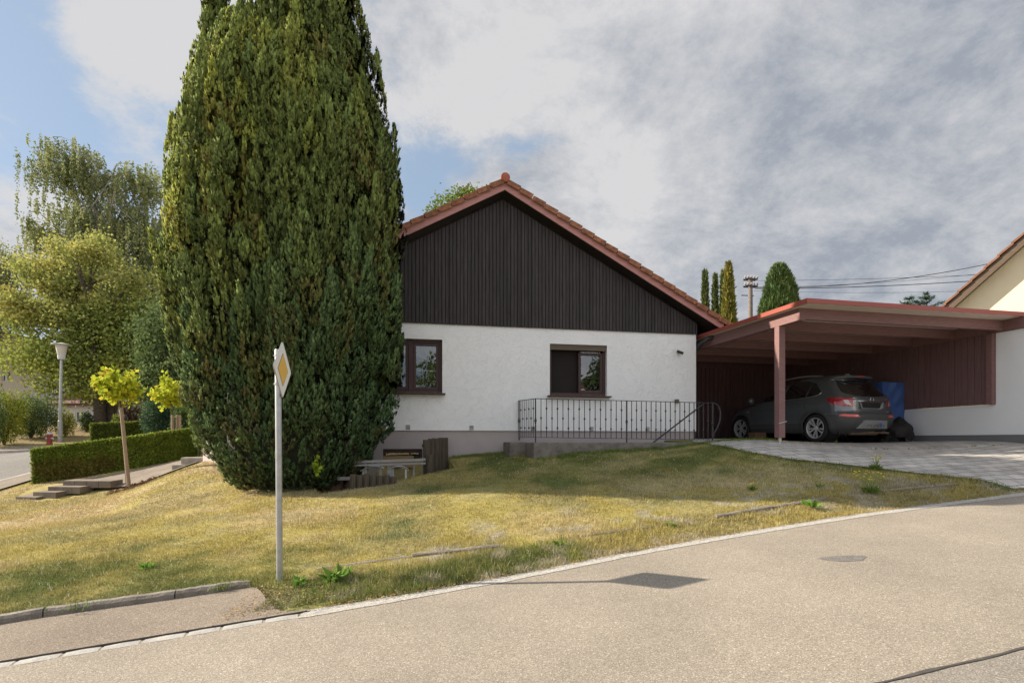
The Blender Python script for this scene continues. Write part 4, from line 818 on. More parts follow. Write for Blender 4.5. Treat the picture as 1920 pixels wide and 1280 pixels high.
# ------------------------------------------------------------------ terrace wall left of the thuja
def terrace():
    a = P(380, 866, 13.6); b = P(470, 905, 11.2); d = (Vector((b.x, b.y, 0))-Vector((a.x, a.y, 0))).normalized(); nr = Vector((d.y, -d.x, 0))
    m = MB(); zt = CZ+.15; L = (Vector((b.x, b.y, 0))-Vector((a.x, a.y, 0))).length+.5
    m.box(0, L, 0, .25, -1.4, 0); o = m.build('terrace_wall', M['plinth'], None, bevel=.01); o.location = (a.x, a.y, zt); o.rotation_euler = (0, 0, math.atan2(d.y, d.x)); tag(o, 'short mauve grey terrace wall left of the big thuja', 'low wall')
    m = MB(); m.cbox((0, 0, 0), (.55, .4, .30)); m.cbox((-.30, -.15, -.10), (.30, .3, .16)); o = m.build('wall_foot_step', M['palec'], None, bevel=.02); q = P(366, 868, 14.0); o.location = q; o.rotation_euler = (0, 0, .3); tag(o, 'rough concrete block step at the head of the garden path', 'step')
    t = thing('wire_gate', tuple(P(372, 852, 14.6)), .2, 'thin green wire gate between hedge and terrace wall', 'gate')
    for dx in (0, .09, .22): m = MB(); m.tube([(dx, 0, -.1), (dx, 0, .82)], .010, 6); m.build('bar', M['iron'], t)
    m = MB(); m.tube([(0, 0, .80), (.22, 0, .80)], .010, 6); m.build('cross_bar', M['iron'], t)
terrace()

# ------------------------------------------------------------------ carport (frame CPT, origin at the front post)
def carport():
    t = thing('carport', (5.27, 11.1, CZ), CPT.a, 'red brown wooden carport with flat roof beside the house', 'carport')
    zr = 2.50; X0, X1, Y0, Y1 = -.09, 5.9, -.96, 7.4
    m = MB(); m.box(X0+.03, X1, Y0+.03, Y1, zr, zr+.045); m.build('ceiling', M['panel'], t)
    m = MB()                                   # metal edge, front and left, mitred
    def prof(): return [(0, zr+.085), (.05, zr+.085), (.05, zr+.07), (.012, zr+.07), (.012, zr-.0), (0, zr-.0)]
    pf = prof(); n = len(pf)
    vs = [(X0-.03+o_, Y1, z) for o_, z in pf]+[(X0-.03+o_, Y0-.03+o_, z) for o_, z in pf]+[(X1, Y0-.03+o_, z) for o_, z in pf]
    m.add(vs, [(i, (i+1) % n, (i+1) % n+n, i+n) for i in range(n)]+[(i+n, (i+1) % n+n, (i+1) % n+2*n, i+2*n) for i in range(n)])
    m.add([(X0, Y0, zr+.07), (X1, Y0, zr+.07), (X1, Y1, zr+.07), (X0, Y1, zr+.07)], [(0, 1, 2, 3)])
    m.build('roof_edge', M['redmetal'], t)
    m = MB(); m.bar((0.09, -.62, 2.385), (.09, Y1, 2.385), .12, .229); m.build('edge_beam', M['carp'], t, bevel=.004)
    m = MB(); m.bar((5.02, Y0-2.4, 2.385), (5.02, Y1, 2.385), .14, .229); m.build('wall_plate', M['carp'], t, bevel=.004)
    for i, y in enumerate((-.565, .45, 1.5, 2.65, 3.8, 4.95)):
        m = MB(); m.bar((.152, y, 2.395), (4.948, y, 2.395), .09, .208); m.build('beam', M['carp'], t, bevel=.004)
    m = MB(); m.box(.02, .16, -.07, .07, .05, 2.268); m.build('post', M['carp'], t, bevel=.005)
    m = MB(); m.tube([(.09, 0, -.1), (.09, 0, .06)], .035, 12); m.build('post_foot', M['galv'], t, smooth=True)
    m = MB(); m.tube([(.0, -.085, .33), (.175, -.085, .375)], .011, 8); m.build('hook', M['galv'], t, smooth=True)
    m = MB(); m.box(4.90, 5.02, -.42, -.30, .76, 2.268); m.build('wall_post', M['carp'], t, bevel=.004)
    for z in (1.02, 1.86):
        m = MB(); m.lathe([(0, -.012), (.014, -.01), (.018, 0)], 10, Matrix.Translation((4.93, -.421, z)) @ Matrix.Rotation(R(90), 4, 'X')); m.build('bolt', M['galv'], t)
    # boarded side wall, back wall, shed door
    q = Matrix.Translation((4.98, 0, 0)) @ Matrix.Rotation(R(90), 4, 'Z')
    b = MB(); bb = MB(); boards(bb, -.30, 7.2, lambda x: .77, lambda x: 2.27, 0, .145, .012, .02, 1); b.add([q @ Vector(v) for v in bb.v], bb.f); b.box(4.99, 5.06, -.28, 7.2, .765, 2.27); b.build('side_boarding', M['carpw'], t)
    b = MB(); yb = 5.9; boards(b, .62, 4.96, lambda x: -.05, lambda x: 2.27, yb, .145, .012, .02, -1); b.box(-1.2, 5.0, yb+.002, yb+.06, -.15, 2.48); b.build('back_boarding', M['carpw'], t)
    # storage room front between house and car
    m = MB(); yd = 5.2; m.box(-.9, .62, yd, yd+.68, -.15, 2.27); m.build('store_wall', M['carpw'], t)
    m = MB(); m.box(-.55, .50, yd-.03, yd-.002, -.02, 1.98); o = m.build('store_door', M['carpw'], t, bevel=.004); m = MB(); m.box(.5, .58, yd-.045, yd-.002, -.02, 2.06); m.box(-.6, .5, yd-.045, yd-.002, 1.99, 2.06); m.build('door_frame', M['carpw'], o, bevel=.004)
carport()
def boundary_wall():
    t = thing('boundary_wall', (5.27, 11.1, CZ), CPT.a, 'smooth white boundary wall with dark grey plinth right of the carport', 'wall')
    m = MB(); m.box(5.0, 5.3, -2.9, -.425, .115, 2.265); m.box(5.0, 5.3, -.425, 7.3, .115, .76); m.build('wall', M['smooth_white'], t, bevel=.004)
    m = MB(); m.box(5.012, 5.28, -2.9, 7.3, -1.6, .115); m.build('plinth', M['grey_plinth'], t)
boundary_wall()

# ------------------------------------------------------------------ foliage
def norm(v): return v/np.maximum(np.linalg.norm(v, axis=-1, keepdims=True), 1e-9)
def leaf_quads(P_, D, S, wd, rg, curl=.25):
    """one kite shaped leaf per point: P_ base, D direction, S length"""
    n = len(P_); r = norm(rg.normal(size=(n, 3))); U = norm(np.cross(D, r)); Nn = np.cross(U, D); w = (S*wd)[:, None]; S_ = S[:, None]
    V = np.empty((n, 4, 3)); V[:, 0] = P_; V[:, 1] = P_+D*S_*.5+U*w/2+Nn*S_*curl*.2; V[:, 2] = P_+D*S_; V[:, 3] = P_+D*S_*.5-U*w/2+Nn*S_*curl*.2
    return V.reshape(-1, 3), np.arange(4*n).reshape(-1, 4)
def leaf_tris(P_, D, S, wd, rg):
    n = len(P_); r = norm(rg.normal(size=(n, 3))); U = norm(np.cross(D, r)); w = (S*wd)[:, None]
    V = np.empty((n, 3, 3)); V[:, 0] = P_+U*w/2; V[:, 1] = P_-U*w/2; V[:, 2] = P_+D*S[:, None]
    return V.reshape(-1, 3), np.arange(3*n).reshape(-1, 3)

def thuja():
    rg = np.random.default_rng(11); S = F/10.8; cy0 = 10.8; YF = .74
    # silhouette of the crown, measured: height above the eye, left and right extent
    sil = [(-190, 540, 580), (-120, 497, 608), (-40, 480, 640), (0, 474, 655), (40, 464, 672), (90, 455, 686), (130, 443, 694), (165, 420, 700), (205, 372, 706), (245, 347, 716), (300, 340, 730), (400, 331, 742), (500, 326, 746), (600, 331, 749), (680, 346, 748), (740, 362, 741), (800, 374, 720), (850, 396, 700), (885, 418, 682), (908, 442, 655), (922, 470, 625)]
    zz = np.array([(HY-a)/S for a, b, c_ in sil]); cx = np.array([((b+c_)/2-HX)/S for a, b, c_ in sil]); rr = np.array([(c_-b)/2/S for a, b, c_ in sil])
    o = np.argsort(zz); zz, cx, rr = zz[o], cx[o], rr[o]
    Rz = lambda z: np.maximum(np.interp(z, zz, rr)-.19*sstep(-.2, .9, z), .05); Cz = lambda z: np.interp(z, zz, cx)
    z0, z1 = zz[0], zz[-1]
    tx0 = -4.05
    t = thing('giant_thuja', (tx0, cy0, h(tx0, cy0)), 0, 'huge dense dark green columnar thuja left of the house front', 'conifer tree')
    base = Vector(t.location)
    tr = MB()
    for (bx, by, tx, ty, ra) in ((0, 0, .1, 0, .26), (.70, -.25, .85, 0, .10), (.95, -.15, 1.15, .1, .11), (-.4, .1, -.6, 0, .11)):
        zb = h(tx0+bx, cy0+by)-base.z-.15; pts = [(bx+(tx-bx)*u+.05*math.sin(5*u+bx*9), by+(ty-by)*u, zb+u*(4 if ra > .2 else 2.4)) for u in np.linspace(0, 1, 9)]
        tr.tube(pts, [ra*(1.35 if i == 0 else 1-.06*i) for i in range(9)], 9)
    tr.build('trunk', M['thbark'], t, smooth=True)
    # lobes: flame shaped upright plumes set all over the envelope
    pts = []; pa = []
    for _ in range(70000):
        z = z0+(z1-z0)*rg.random()
        if z > .1 and rg.random() > Rz(z)/2.35: continue
        if z <= .1 and rg.random() > .95: continue
        a = rg.random()*2*math.pi; R_ = Rz(z)-rg.choice([rg.uniform(-.07, .02), rg.uniform(.06, .20), rg.uniform(.14, .34)])*float(sstep(-.9, .3, z))-.12*(z < 0)-.32*float(sstep(.52, .30, vn(a*3.6+.25*math.sin(z*1.3), z*.42, 1, 21)))*float(sstep(.5, 1.2, Rz(z)))*float(sstep(-1.2, .2, z)); p = (Cz(z)+R_*math.cos(a), cy0+R_*math.sin(a)*YF, z); low = z < .5; mind = .165 if z < -.1 else (.19 if low else .215)
        ok = True
        for q in pts:
            if abs(z-q[2]) < .8 and ((p[0]-q[0])**2+(p[1]-q[1])**2+.13*(z-q[2])**2) < mind*mind: ok = False; break
        if ok: pts.append(p); pa.append(a)
    extra = []
    for _ in range(84):
        u = rg.random(); z = 5.0+u*4.4; w = .29*(1-u)**.3+.02; a = rg.random()*2*math.pi; extra.append((((405-HX)/S+.03*u+w*math.cos(a)*.8, cy0-.1+w*math.sin(a), z), a))
    for px, py in [(364, 205), (352, 225), (358, 215), (345, 250), (343, 280), (338, 330), (366, 240), (690, 85), (672, 30), (646, 15), (700, 120), (714, 195), (560, 20), (520, 10), (480, 30), (743, 320), (752, 420), (736, 640), (741, 655), (520, -40), (600, -60), (325, 420), (322, 520)]:
        extra.append((((px-HX)/S, cy0+rg.uniform(-.3, .1), (HY-py)/S-.85), rg.random()*6.28))
    allp = [(np.array(p), a, 0) for p, a in zip(pts, pa)]+[(np.array(p), a, 1) for p, a in extra]
    V, D, Ln, C_, RN = [], [], [], [], []
    for p, a, ex in allp:
        z = p[2]; low = float(sstep(1.0, -.6, z)); L = rg.choice([.75, 1.0, 1.35, 1.8])*rg.uniform(.85, 1.1)*(1-.45*low)*(.75 if ex else 1); rmax = rg.uniform(.15, .235)*(1-.10*low)*(.75 if ex else 1)
        out = np.array((math.cos(a), math.sin(a), 0)); lean = (Rz(z+.6)-Rz(z))/.6
        ax = norm(np.array((0, 0, 1.0)) + out*np.clip(lean*.9+.05+rg.normal()*.05, -.28, .8) + rg.normal(size=3)*(.05, .05, 0))
        n = int(118*L*(rmax/.17)) + 14
        u = rg.random(n)**.85; ph = rg.random(n)*2*math.pi
        pr = np.clip(u/.30, 0, 1)**.55*np.clip((1-u)/.70, 0, 1)**.75
        e1 = norm(np.cross(ax, np.array((.3, .2, .9)))+1e-6); e2 = np.cross(ax, e1); rad = np.cos(ph)[:, None]*e1+np.sin(ph)[:, None]*e2
        kp = (rad @ out) > -.35; u, pr, rad, ph = u[kp], pr[kp], rad[kp], ph[kp]; n = len(u)
        # each plume is itself a bundle of finger like shoots
        nf = rg.integers(4, 7); lob = 1+.26*np.cos(ph*nf+u*4+rg.random()*6)+.12*np.sin(u*15+ph*3)
        b = p + ax*(u*L)[:, None] + rad*(rmax*pr*lob)[:, None]*.85
        d = norm(ax*1.0 + rad*.36*(1-u)[:, None] + rg.normal(size=(n, 3))*.07)
        V.append(b); D.append(d); Ln.append(rg.uniform(.10, .17, n)*(1-.30*low)); RN.append(rad*.8+out*.35)
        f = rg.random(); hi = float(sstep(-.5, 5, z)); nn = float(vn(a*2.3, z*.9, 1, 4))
        side = .5-.5*math.cos(a)  # sunlight put into the colour: plumes yellower on the left, sunward side
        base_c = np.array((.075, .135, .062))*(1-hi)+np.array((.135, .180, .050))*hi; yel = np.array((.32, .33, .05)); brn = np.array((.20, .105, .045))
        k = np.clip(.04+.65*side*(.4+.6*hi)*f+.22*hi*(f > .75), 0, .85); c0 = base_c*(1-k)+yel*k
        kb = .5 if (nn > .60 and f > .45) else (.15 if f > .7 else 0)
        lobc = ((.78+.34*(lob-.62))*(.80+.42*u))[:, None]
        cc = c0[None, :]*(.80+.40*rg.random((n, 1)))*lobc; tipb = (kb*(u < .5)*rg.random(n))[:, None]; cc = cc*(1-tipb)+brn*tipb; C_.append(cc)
    RN = np.concatenate(RN); V = np.concatenate(V); D = np.concatenate(D); Ln = np.concatenate(Ln); C_ = np.concatenate(C_)
    k = 13; n = len(V); print('plumes', len(allp), 'sprigs', n)
    e = rg.normal(size=(n, k, 3)); Dd = D[:, None, :]; e = norm(e-(e*Dd).sum(-1, keepdims=True)*Dd)
    u = rg.random((n, k)); w = .017*np.clip(1.15-u, .2, 1)**.7
    b = V[:, None, :] + Dd*(u*Ln[:, None]*.85)[..., None] + e*w[..., None]
    d = norm(Dd*1.0+e*.28+rg.normal(size=(n, k, 3))*.08)
    s = (.042+.028*rg.random((n, k)))*(Ln/.14)[:, None]
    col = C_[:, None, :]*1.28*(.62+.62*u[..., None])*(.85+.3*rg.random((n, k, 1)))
    b = b.reshape(-1, 3); b[:, 2] += CZ
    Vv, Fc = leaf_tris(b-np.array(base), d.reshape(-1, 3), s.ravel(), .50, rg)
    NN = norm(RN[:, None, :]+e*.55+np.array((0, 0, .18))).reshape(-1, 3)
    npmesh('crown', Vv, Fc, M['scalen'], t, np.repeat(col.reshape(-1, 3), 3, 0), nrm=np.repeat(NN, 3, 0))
    # brown woody inside that closes the crown
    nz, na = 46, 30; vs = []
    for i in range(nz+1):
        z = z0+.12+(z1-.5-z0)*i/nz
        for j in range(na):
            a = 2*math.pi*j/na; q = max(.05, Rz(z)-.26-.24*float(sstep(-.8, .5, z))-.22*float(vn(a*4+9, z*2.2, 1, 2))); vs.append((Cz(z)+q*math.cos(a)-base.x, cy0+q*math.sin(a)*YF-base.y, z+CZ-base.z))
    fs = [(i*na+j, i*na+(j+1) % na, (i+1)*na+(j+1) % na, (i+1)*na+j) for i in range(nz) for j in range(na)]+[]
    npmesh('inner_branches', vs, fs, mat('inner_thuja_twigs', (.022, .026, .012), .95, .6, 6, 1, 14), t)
    # sprouts of another plant at the foot
    P_ = np.array([(rg.normal((630-HX)/S, .03), 9.8+rg.normal()*.03, CZ-(872+rg.normal()*8-HY)/S) for _ in range(36)])
    Vv, Fc = leaf_quads(P_, norm(rg.normal(size=(36, 3))+np.array((0, -.3, .5))), np.full(36, .10), .8, rg)
    tag(npmesh('leafy_sprout', Vv, Fc, M['leaf'], None, np.repeat(np.array((.22, .30, .03))*(.6+.8*rg.random((36, 1))), 4, 0)), 'light green leafy sprout at the foot of the big thuja', 'sprout')
thuja()

def branch_tree(rg, hgt, r0, levels, spread, up, n0=1, first=.35):
    """limbs as a list of (points, radii); returns limbs and tip positions"""
    limbs = []; tips = []
    def grow(p, d, L, r, lv):
        n = 6; pts = [p]; q = p.copy(); dd = d.copy()
        for i in range(n): dd = norm(dd+rg.normal(size=3)*.13+np.array((0, 0, up*.06))); q = q+dd*L/n; pts.append(q.copy())
        limbs.append((pts, [r*(1-.55*i/n) for i in range(n+1)], lv))
        if lv >= levels: tips.extend([(pts[k], dd) for k in (2, 3, 4, 5, 6)]); return
        for k in range(rg.integers(3, 6) if lv else rg.integers(5, 8)):
            u = rg.uniform(first if lv == 0 else .3, 1); i = min(n-1, int(u*n)); b = pts[i]+(pts[i+1]-pts[i])*(u*n-i)
            a = rg.random()*2*math.pi; nd = norm(dd*(1.0-spread)+np.array((math.cos(a), math.sin(a), .15+up*.3))*spread); grow(b, nd, L*rg.uniform(.45, .68), r*(1-.5*u)*.6, lv+1)
        if lv: tips.append((pts[-1], dd))
    return limbs, tips, grow
def crown_tree(name, loc, label, cat, group, seed, trunk_pts, trunk_r, blobs, nleaf, leaf, cols, barkm, hang=0, limbs=26, clump=.45, density_edge=.6, parent=None):
    """tree: trunk, limbs to points spread in the crown blobs, leaves in clumps round them. blobs: (centre, radii)"""
    rg = np.random.default_rng(seed); t = thing(name, loc, 0, label, cat, group)
    tr = MB(); tr.tube(trunk_pts, trunk_r, 10); T = [Vector(p) for p in trunk_pts]
    blobs = [(np.array(c_, float), np.array(r_, float)) for c_, r_ in blobs]; vol = np.array([r_.prod() for c_, r_ in blobs])**.8; vol /= vol.sum()
    cl = []
    ncl = int(limbs*9)
    for _ in range(ncl):
        c_, r_ = blobs[rg.choice(len(blobs), p=vol)]; d = norm(rg.normal(size=3)); q = c_+d*r_*(rg.random()**.38)*rg.uniform(.82, 1.06); cl.append(q)
    cl = np.array(cl)
    for i in range(limbs):
        q = Vector(cl[i]); k = min(len(T)-1, max(1, int(rg.uniform(.45, 1)*len(T)))); s = T[k]; mid = s.lerp(q, .5)+Vector((rg.normal()*.2, rg.normal()*.2, .25)); r = trunk_r[k]*.55 if hasattr(trunk_r, '__len__') else trunk_r*.4
        tr.tube([s, s.lerp(mid, .6), mid, mid.lerp(q, .6), q], [r, r*.8, r*.6, r*.4, r*.15], 6)
    for i in range(limbs, min(len(cl), limbs*4)):
        q = Vector(cl[i]); j = min(range(limbs), key=lambda a: (Vector(cl[a])-q).length); s = Vector(cl[j]); r = .025; tr.tube([s, s.lerp(q, .5)+Vector((0, 0, .1)), q], [r, r*.7, r*.3], 5)
    tr.build('trunk', barkm, t, smooth=True)
    per = max(6, nleaf//ncl); idx = np.repeat(np.arange(ncl), per); n = len(idx)
    off = rg.normal(size=(n, 3))*clump*np.array((1, 1, .6)); P_ = cl[idx]+off
    if hang:
        st = rg.integers(0, 7, n); sp = cl[idx]+np.random.default_rng(seed+1).normal(size=(ncl, 7, 3))[idx, st]*clump*np.array((1, 1, .35)); dn = rg.random(n)**.8*hang*(.5+np.random.default_rng(seed+2).random((ncl, 7))[idx, st]); P_ = sp-np.array((0, 0, 1))*dn[:, None]+rg.normal(size=(n, 3))*.05
        D = norm(rg.normal(size=(n, 3))*.5+np.array((0, 0, -1)))
    else: D = norm(rg.normal(size=(n, 3))+np.array((0, 0, -.15)))
    S = leaf*(.7+.6*rg.random(n)); Vv, Fc = leaf_quads(P_, D, S, .8, rg)
    cc = np.array(cols)[rg.integers(0, len(cols), ncl)][idx]*.75+np.array(cols)[rg.integers(0, len(cols), n)]*.25; cc *= .7+.6*rg.random((n, 1))
    pass
    npmesh('crown', Vv, Fc, M['leaf'], t, np.repeat(cc, 4, 0))
    return t

def young_trees():
    g = 'young globe maples with golden leaves'
    for i, (px, py, Y, cpx, cpy, rx, rz, lab, sd) in enumerate([
        (240, 922, 13.0, 222, 722, .52, .40, 'young globe tree with bright yellow leaves, tied to a leaning stake on the lawn', 5),
        (333, 800, 17.6, 318, 733, .66, .52, 'young globe tree with yellow leaves behind the hedge, half hidden by the thuja', 9)]):
        b = P(px, py, Y); b.z = h(b.x, b.y); rg = np.random.default_rng(sd); c_ = P(cpx, cpy, Y)-b
        t = thing('globe_tree', b, 0, lab, 'tree', g); tr = MB(); tb = Vector((-.05, .05, 0)); top = Vector((c_.x+.02, .0, c_.z-.2))
        tr.tube([tb, tb.lerp(top, .5)+Vector((.02, 0, 0)), top, Vector((c_.x, 0, c_.z+.1))], [.03, .026, .022, .012], 8)
        nb = 34; ends = []
        for k in range(nb):
            d = norm(rg.normal(size=3)+np.array((0, 0, .25))); e = Vector(np.array(c_)+d*np.array((rx, rx, rz))*rg.uniform(.55, 1.0)*(1.0 if d[2] < .8 else 1.15)); ends.append(np.array(e)); m_ = top.lerp(e, .5)+Vector((0, 0, .05)); tr.tube([top, m_, e], [.010, .007, .003], 5)
        tr.build('trunk', M['bark'], t, smooth=True); ends = np.array(ends)
        n = 1500 if i == 0 else 1700; k = rg.integers(0, nb, n); u = rg.uniform(.45, 1.05, n)[:, None]; Pp = np.array(top)*(1-u)+ends[k]*u + rg.normal(size=(n, 3))*.065
        D = norm(rg.normal(size=(n, 3))+np.array((0, 0, -.3))); V_, F_ = leaf_quads(Pp, D, .075+.05*rg.random(n), .95, rg)
        cc = np.array([(.52, .55, .05), (.46, .52, .05), (.36, .45, .04), (.60, .54, .06), (.40, .27, .04)])[rg.choice(5, n, p=[.34, .28, .22, .12, .04])]*(.75+.5*rg.random((n, 1)))
        npmesh('crown', V_, F_, M['leaf'], t, np.repeat(cc, 4, 0))
    b = P(243, 926, 12.9); b.z = h(b.x, b.y)-.1; tp = P(227, 764, 12.95)-b; m = MB(); m.tube([(0, 0, 0), tuple(tp*.5), tuple(tp*.99), tuple(tp)], [.044, .042, .040, .035], 10)
    o = m.build('tree_stake', M['stake'], None, smooth=True); o.location = b; tag(o, 'thick weathered round stake leaning against the nearer globe tree', 'stake')
    for i, (px, lab) in enumerate([(323, 'left thin stake beside the globe tree behind the hedge'), (332, 'middle thin stake beside the globe tree behind the hedge'), (337, 'right thin stake beside the globe tree behind the hedge')]):
        b = P(px, 830, 17.4); b.z = h(b.x, b.y)-.1; tp = P(px, 778, 17.4).z-b.z; m = MB(); m.tube([(0, 0, 0), (0, 0, tp-.01), (0, 0, tp)], [.04, .04, .03], 8); o = m.build('tree_stake', M['stake'], None, smooth=True); o.location = b; tag(o, lab, 'stake', 'stakes of the far globe tree')
    # mulch ring and twigs round the nearer one
    q = P(240, 925, 12.95).xy; n = 420; rg = np.random.default_rng(3); a = rg.random(n)*6.28; r = rg.random(n)**.6*.45; X = q.x+.15+np.cos(a)*r*1.3; Y = q.y+np.sin(a)*r; z = Hn(X, Y)+.02+.02*rg.random(n); D = norm(rg.normal(size=(n, 3))*(1, 1, .3)); V_, F_ = leaf_quads(np.c_[X, Y, z], D, .05+.05*rg.random(n), .4, rg)
    tag(npmesh('mulch', V_, F_, M['leaf'], None, np.repeat(np.array((.14, .08, .045))*(.5+rg.random((n, 1))), 4, 0)), 'brown mulch and dead leaves round the stake', 'mulch', kind='stuff')
young_trees()

def hedge(name, a, b, ht0, ht1, depth, label, seed, n, cols, leaf=.05):
    """trimmed hedge from ground point a to b (front foot line); tops given as world heights"""
    rg = np.random.default_rng(seed); a = Vector(a); b = Vector(b); d = (b-a); L = d.length; d.normalize(); nr = Vector((-d.y, d.x, 0))
    t = thing(name, (a.x, a.y, a.z), 0, label, 'hedge'); zt = lambda u: ht0+(ht1-ht0)*u
    m = MB(); k = 14; vs = []
    for i in range(k+1):
        u = i/k; q = a+d*L*u; g0 = h(q.x, q.y)-.1-a.z; zz = zt(u)-a.z-.07
        for v, z in ((.07, g0), (.06, zz), (depth-.06, zz), (depth-.07, g0)): r = q+nr*v-a; vs.append((r.x, r.y, z))
    for j in range(4): v = Vector(vs[j])+d*.06; vs[j] = tuple(v); v = Vector(vs[-4+j])-d*.06; vs[-4+j] = tuple(v)
    m.add(vs, [(4*i+j, 4*i+j+1, 4*i+j+5, 4*i+j+4) for i in range(k) for j in range(3)]+[(0, 1, 2, 3), (4*k+3, 4*k+2, 4*k+1, 4*k)])
    m.build('inner_twigs', mat('hedge_inside', (.022, .026, .011), .95, .5, 10, 1, 30), t)
    u = rg.random(n); face = rg.choice(4, n, p=[.56, .26, .08, .10]); v = rg.random(n)
    Q = np.array(a)[None, :2]+np.array(d)[None, :2]*(u*L)[:, None]; g0 = Hn(Q[:, 0], Q[:, 1]); ztop = zt(u); 
    bump = (fbm(u*L, v*1.3, 2.2, seed)-.5)*.10
    z = np.where(face == 1, ztop+bump*.6, g0+(ztop-g0)*v); dep = np.where(face == 0, -bump, np.where(face == 1, v*depth, np.where(face == 3, depth+bump, v*depth)))
    uu = np.where(face == 2, (rg.random(n) < .8)*0.0+(rg.random(n) > .6)*1.0, u); Q = np.array(a)[None, :2]+np.array(d)[None, :2]*(uu*L)[:, None]+np.array(nr)[None, :2]*dep[:, None]
    z = np.where(face == 2, g0*0+Hn(Q[:, 0], Q[:, 1])+(zt(uu)-Hn(Q[:, 0], Q[:, 1]))*rg.random(n), z)
    out = np.where((face == 0)[:, None], -np.array(nr), np.where((face == 1)[:, None], np.array((0, 0, 1.)), np.where((face == 3)[:, None], np.array(nr), np.where((uu < .5)[:, None], -np.array(d), np.array(d)))))
    P_ = np.c_[Q, z]-np.array(a)-out*.05+rg.normal(size=(n, 3))*.02; D = norm(out*.7+np.array((0, 0, .55))+rg.normal(size=(n, 3))*.5)
    V_, F_ = leaf_tris(P_, D, leaf*(.7+.7*rg.random(n)), .55, rg)
    pn = fbm(u*L, z, 1.3, seed+3)[:, None]; c0, c1, c2 = map(np.array, cols); cc = c0*(1-sstep(.35, .65, pn))+c1*sstep(.35, .65, pn); bw = sstep(.60, .70, fbm(u*L+4, z*1.4, .8, seed+8))[:, None]*(z[:, None] < (g0+(ztop-g0)*.6)[:, None]); cc = cc*(1-bw*.6)+c2*bw*.6; cc = cc*(.65+.7*rg.random((n, 1)))
    npmesh('foliage', V_, F_, M['leaf'], t, np.repeat(cc, 3, 0)); return t
def hedges():
    a = P(58, 906, 14.4); b = P(376, 853, 15.6); a.z = h(a.x, a.y); b.z = h(b.x, b.y)
    hedge('trimmed_hedge', a, b, P(58, 843, 14.4).z, P(376, 801, 15.6).z, .75, 'long trimmed green hedge sloping up beside the garden path', 21, 62000, [(.19, .255, .045), (.27, .33, .06), (.25, .17, .07)], .052)
    a = P(168, 828, 21.0); b = P(292, 812, 21.6); a.z = h(a.x, a.y)-.2; b.z = h(b.x, b.y)-.2
    hedge('trimmed_hedge', a, b, P(168, 794, 21).z, P(292, 789, 21.6).z, .9, 'low trimmed hedge behind the long sloping hedge', 22, 9000, [(.13, .17, .03), (.18, .21, .035), (.13, .12, .03)], .07)
hedges()

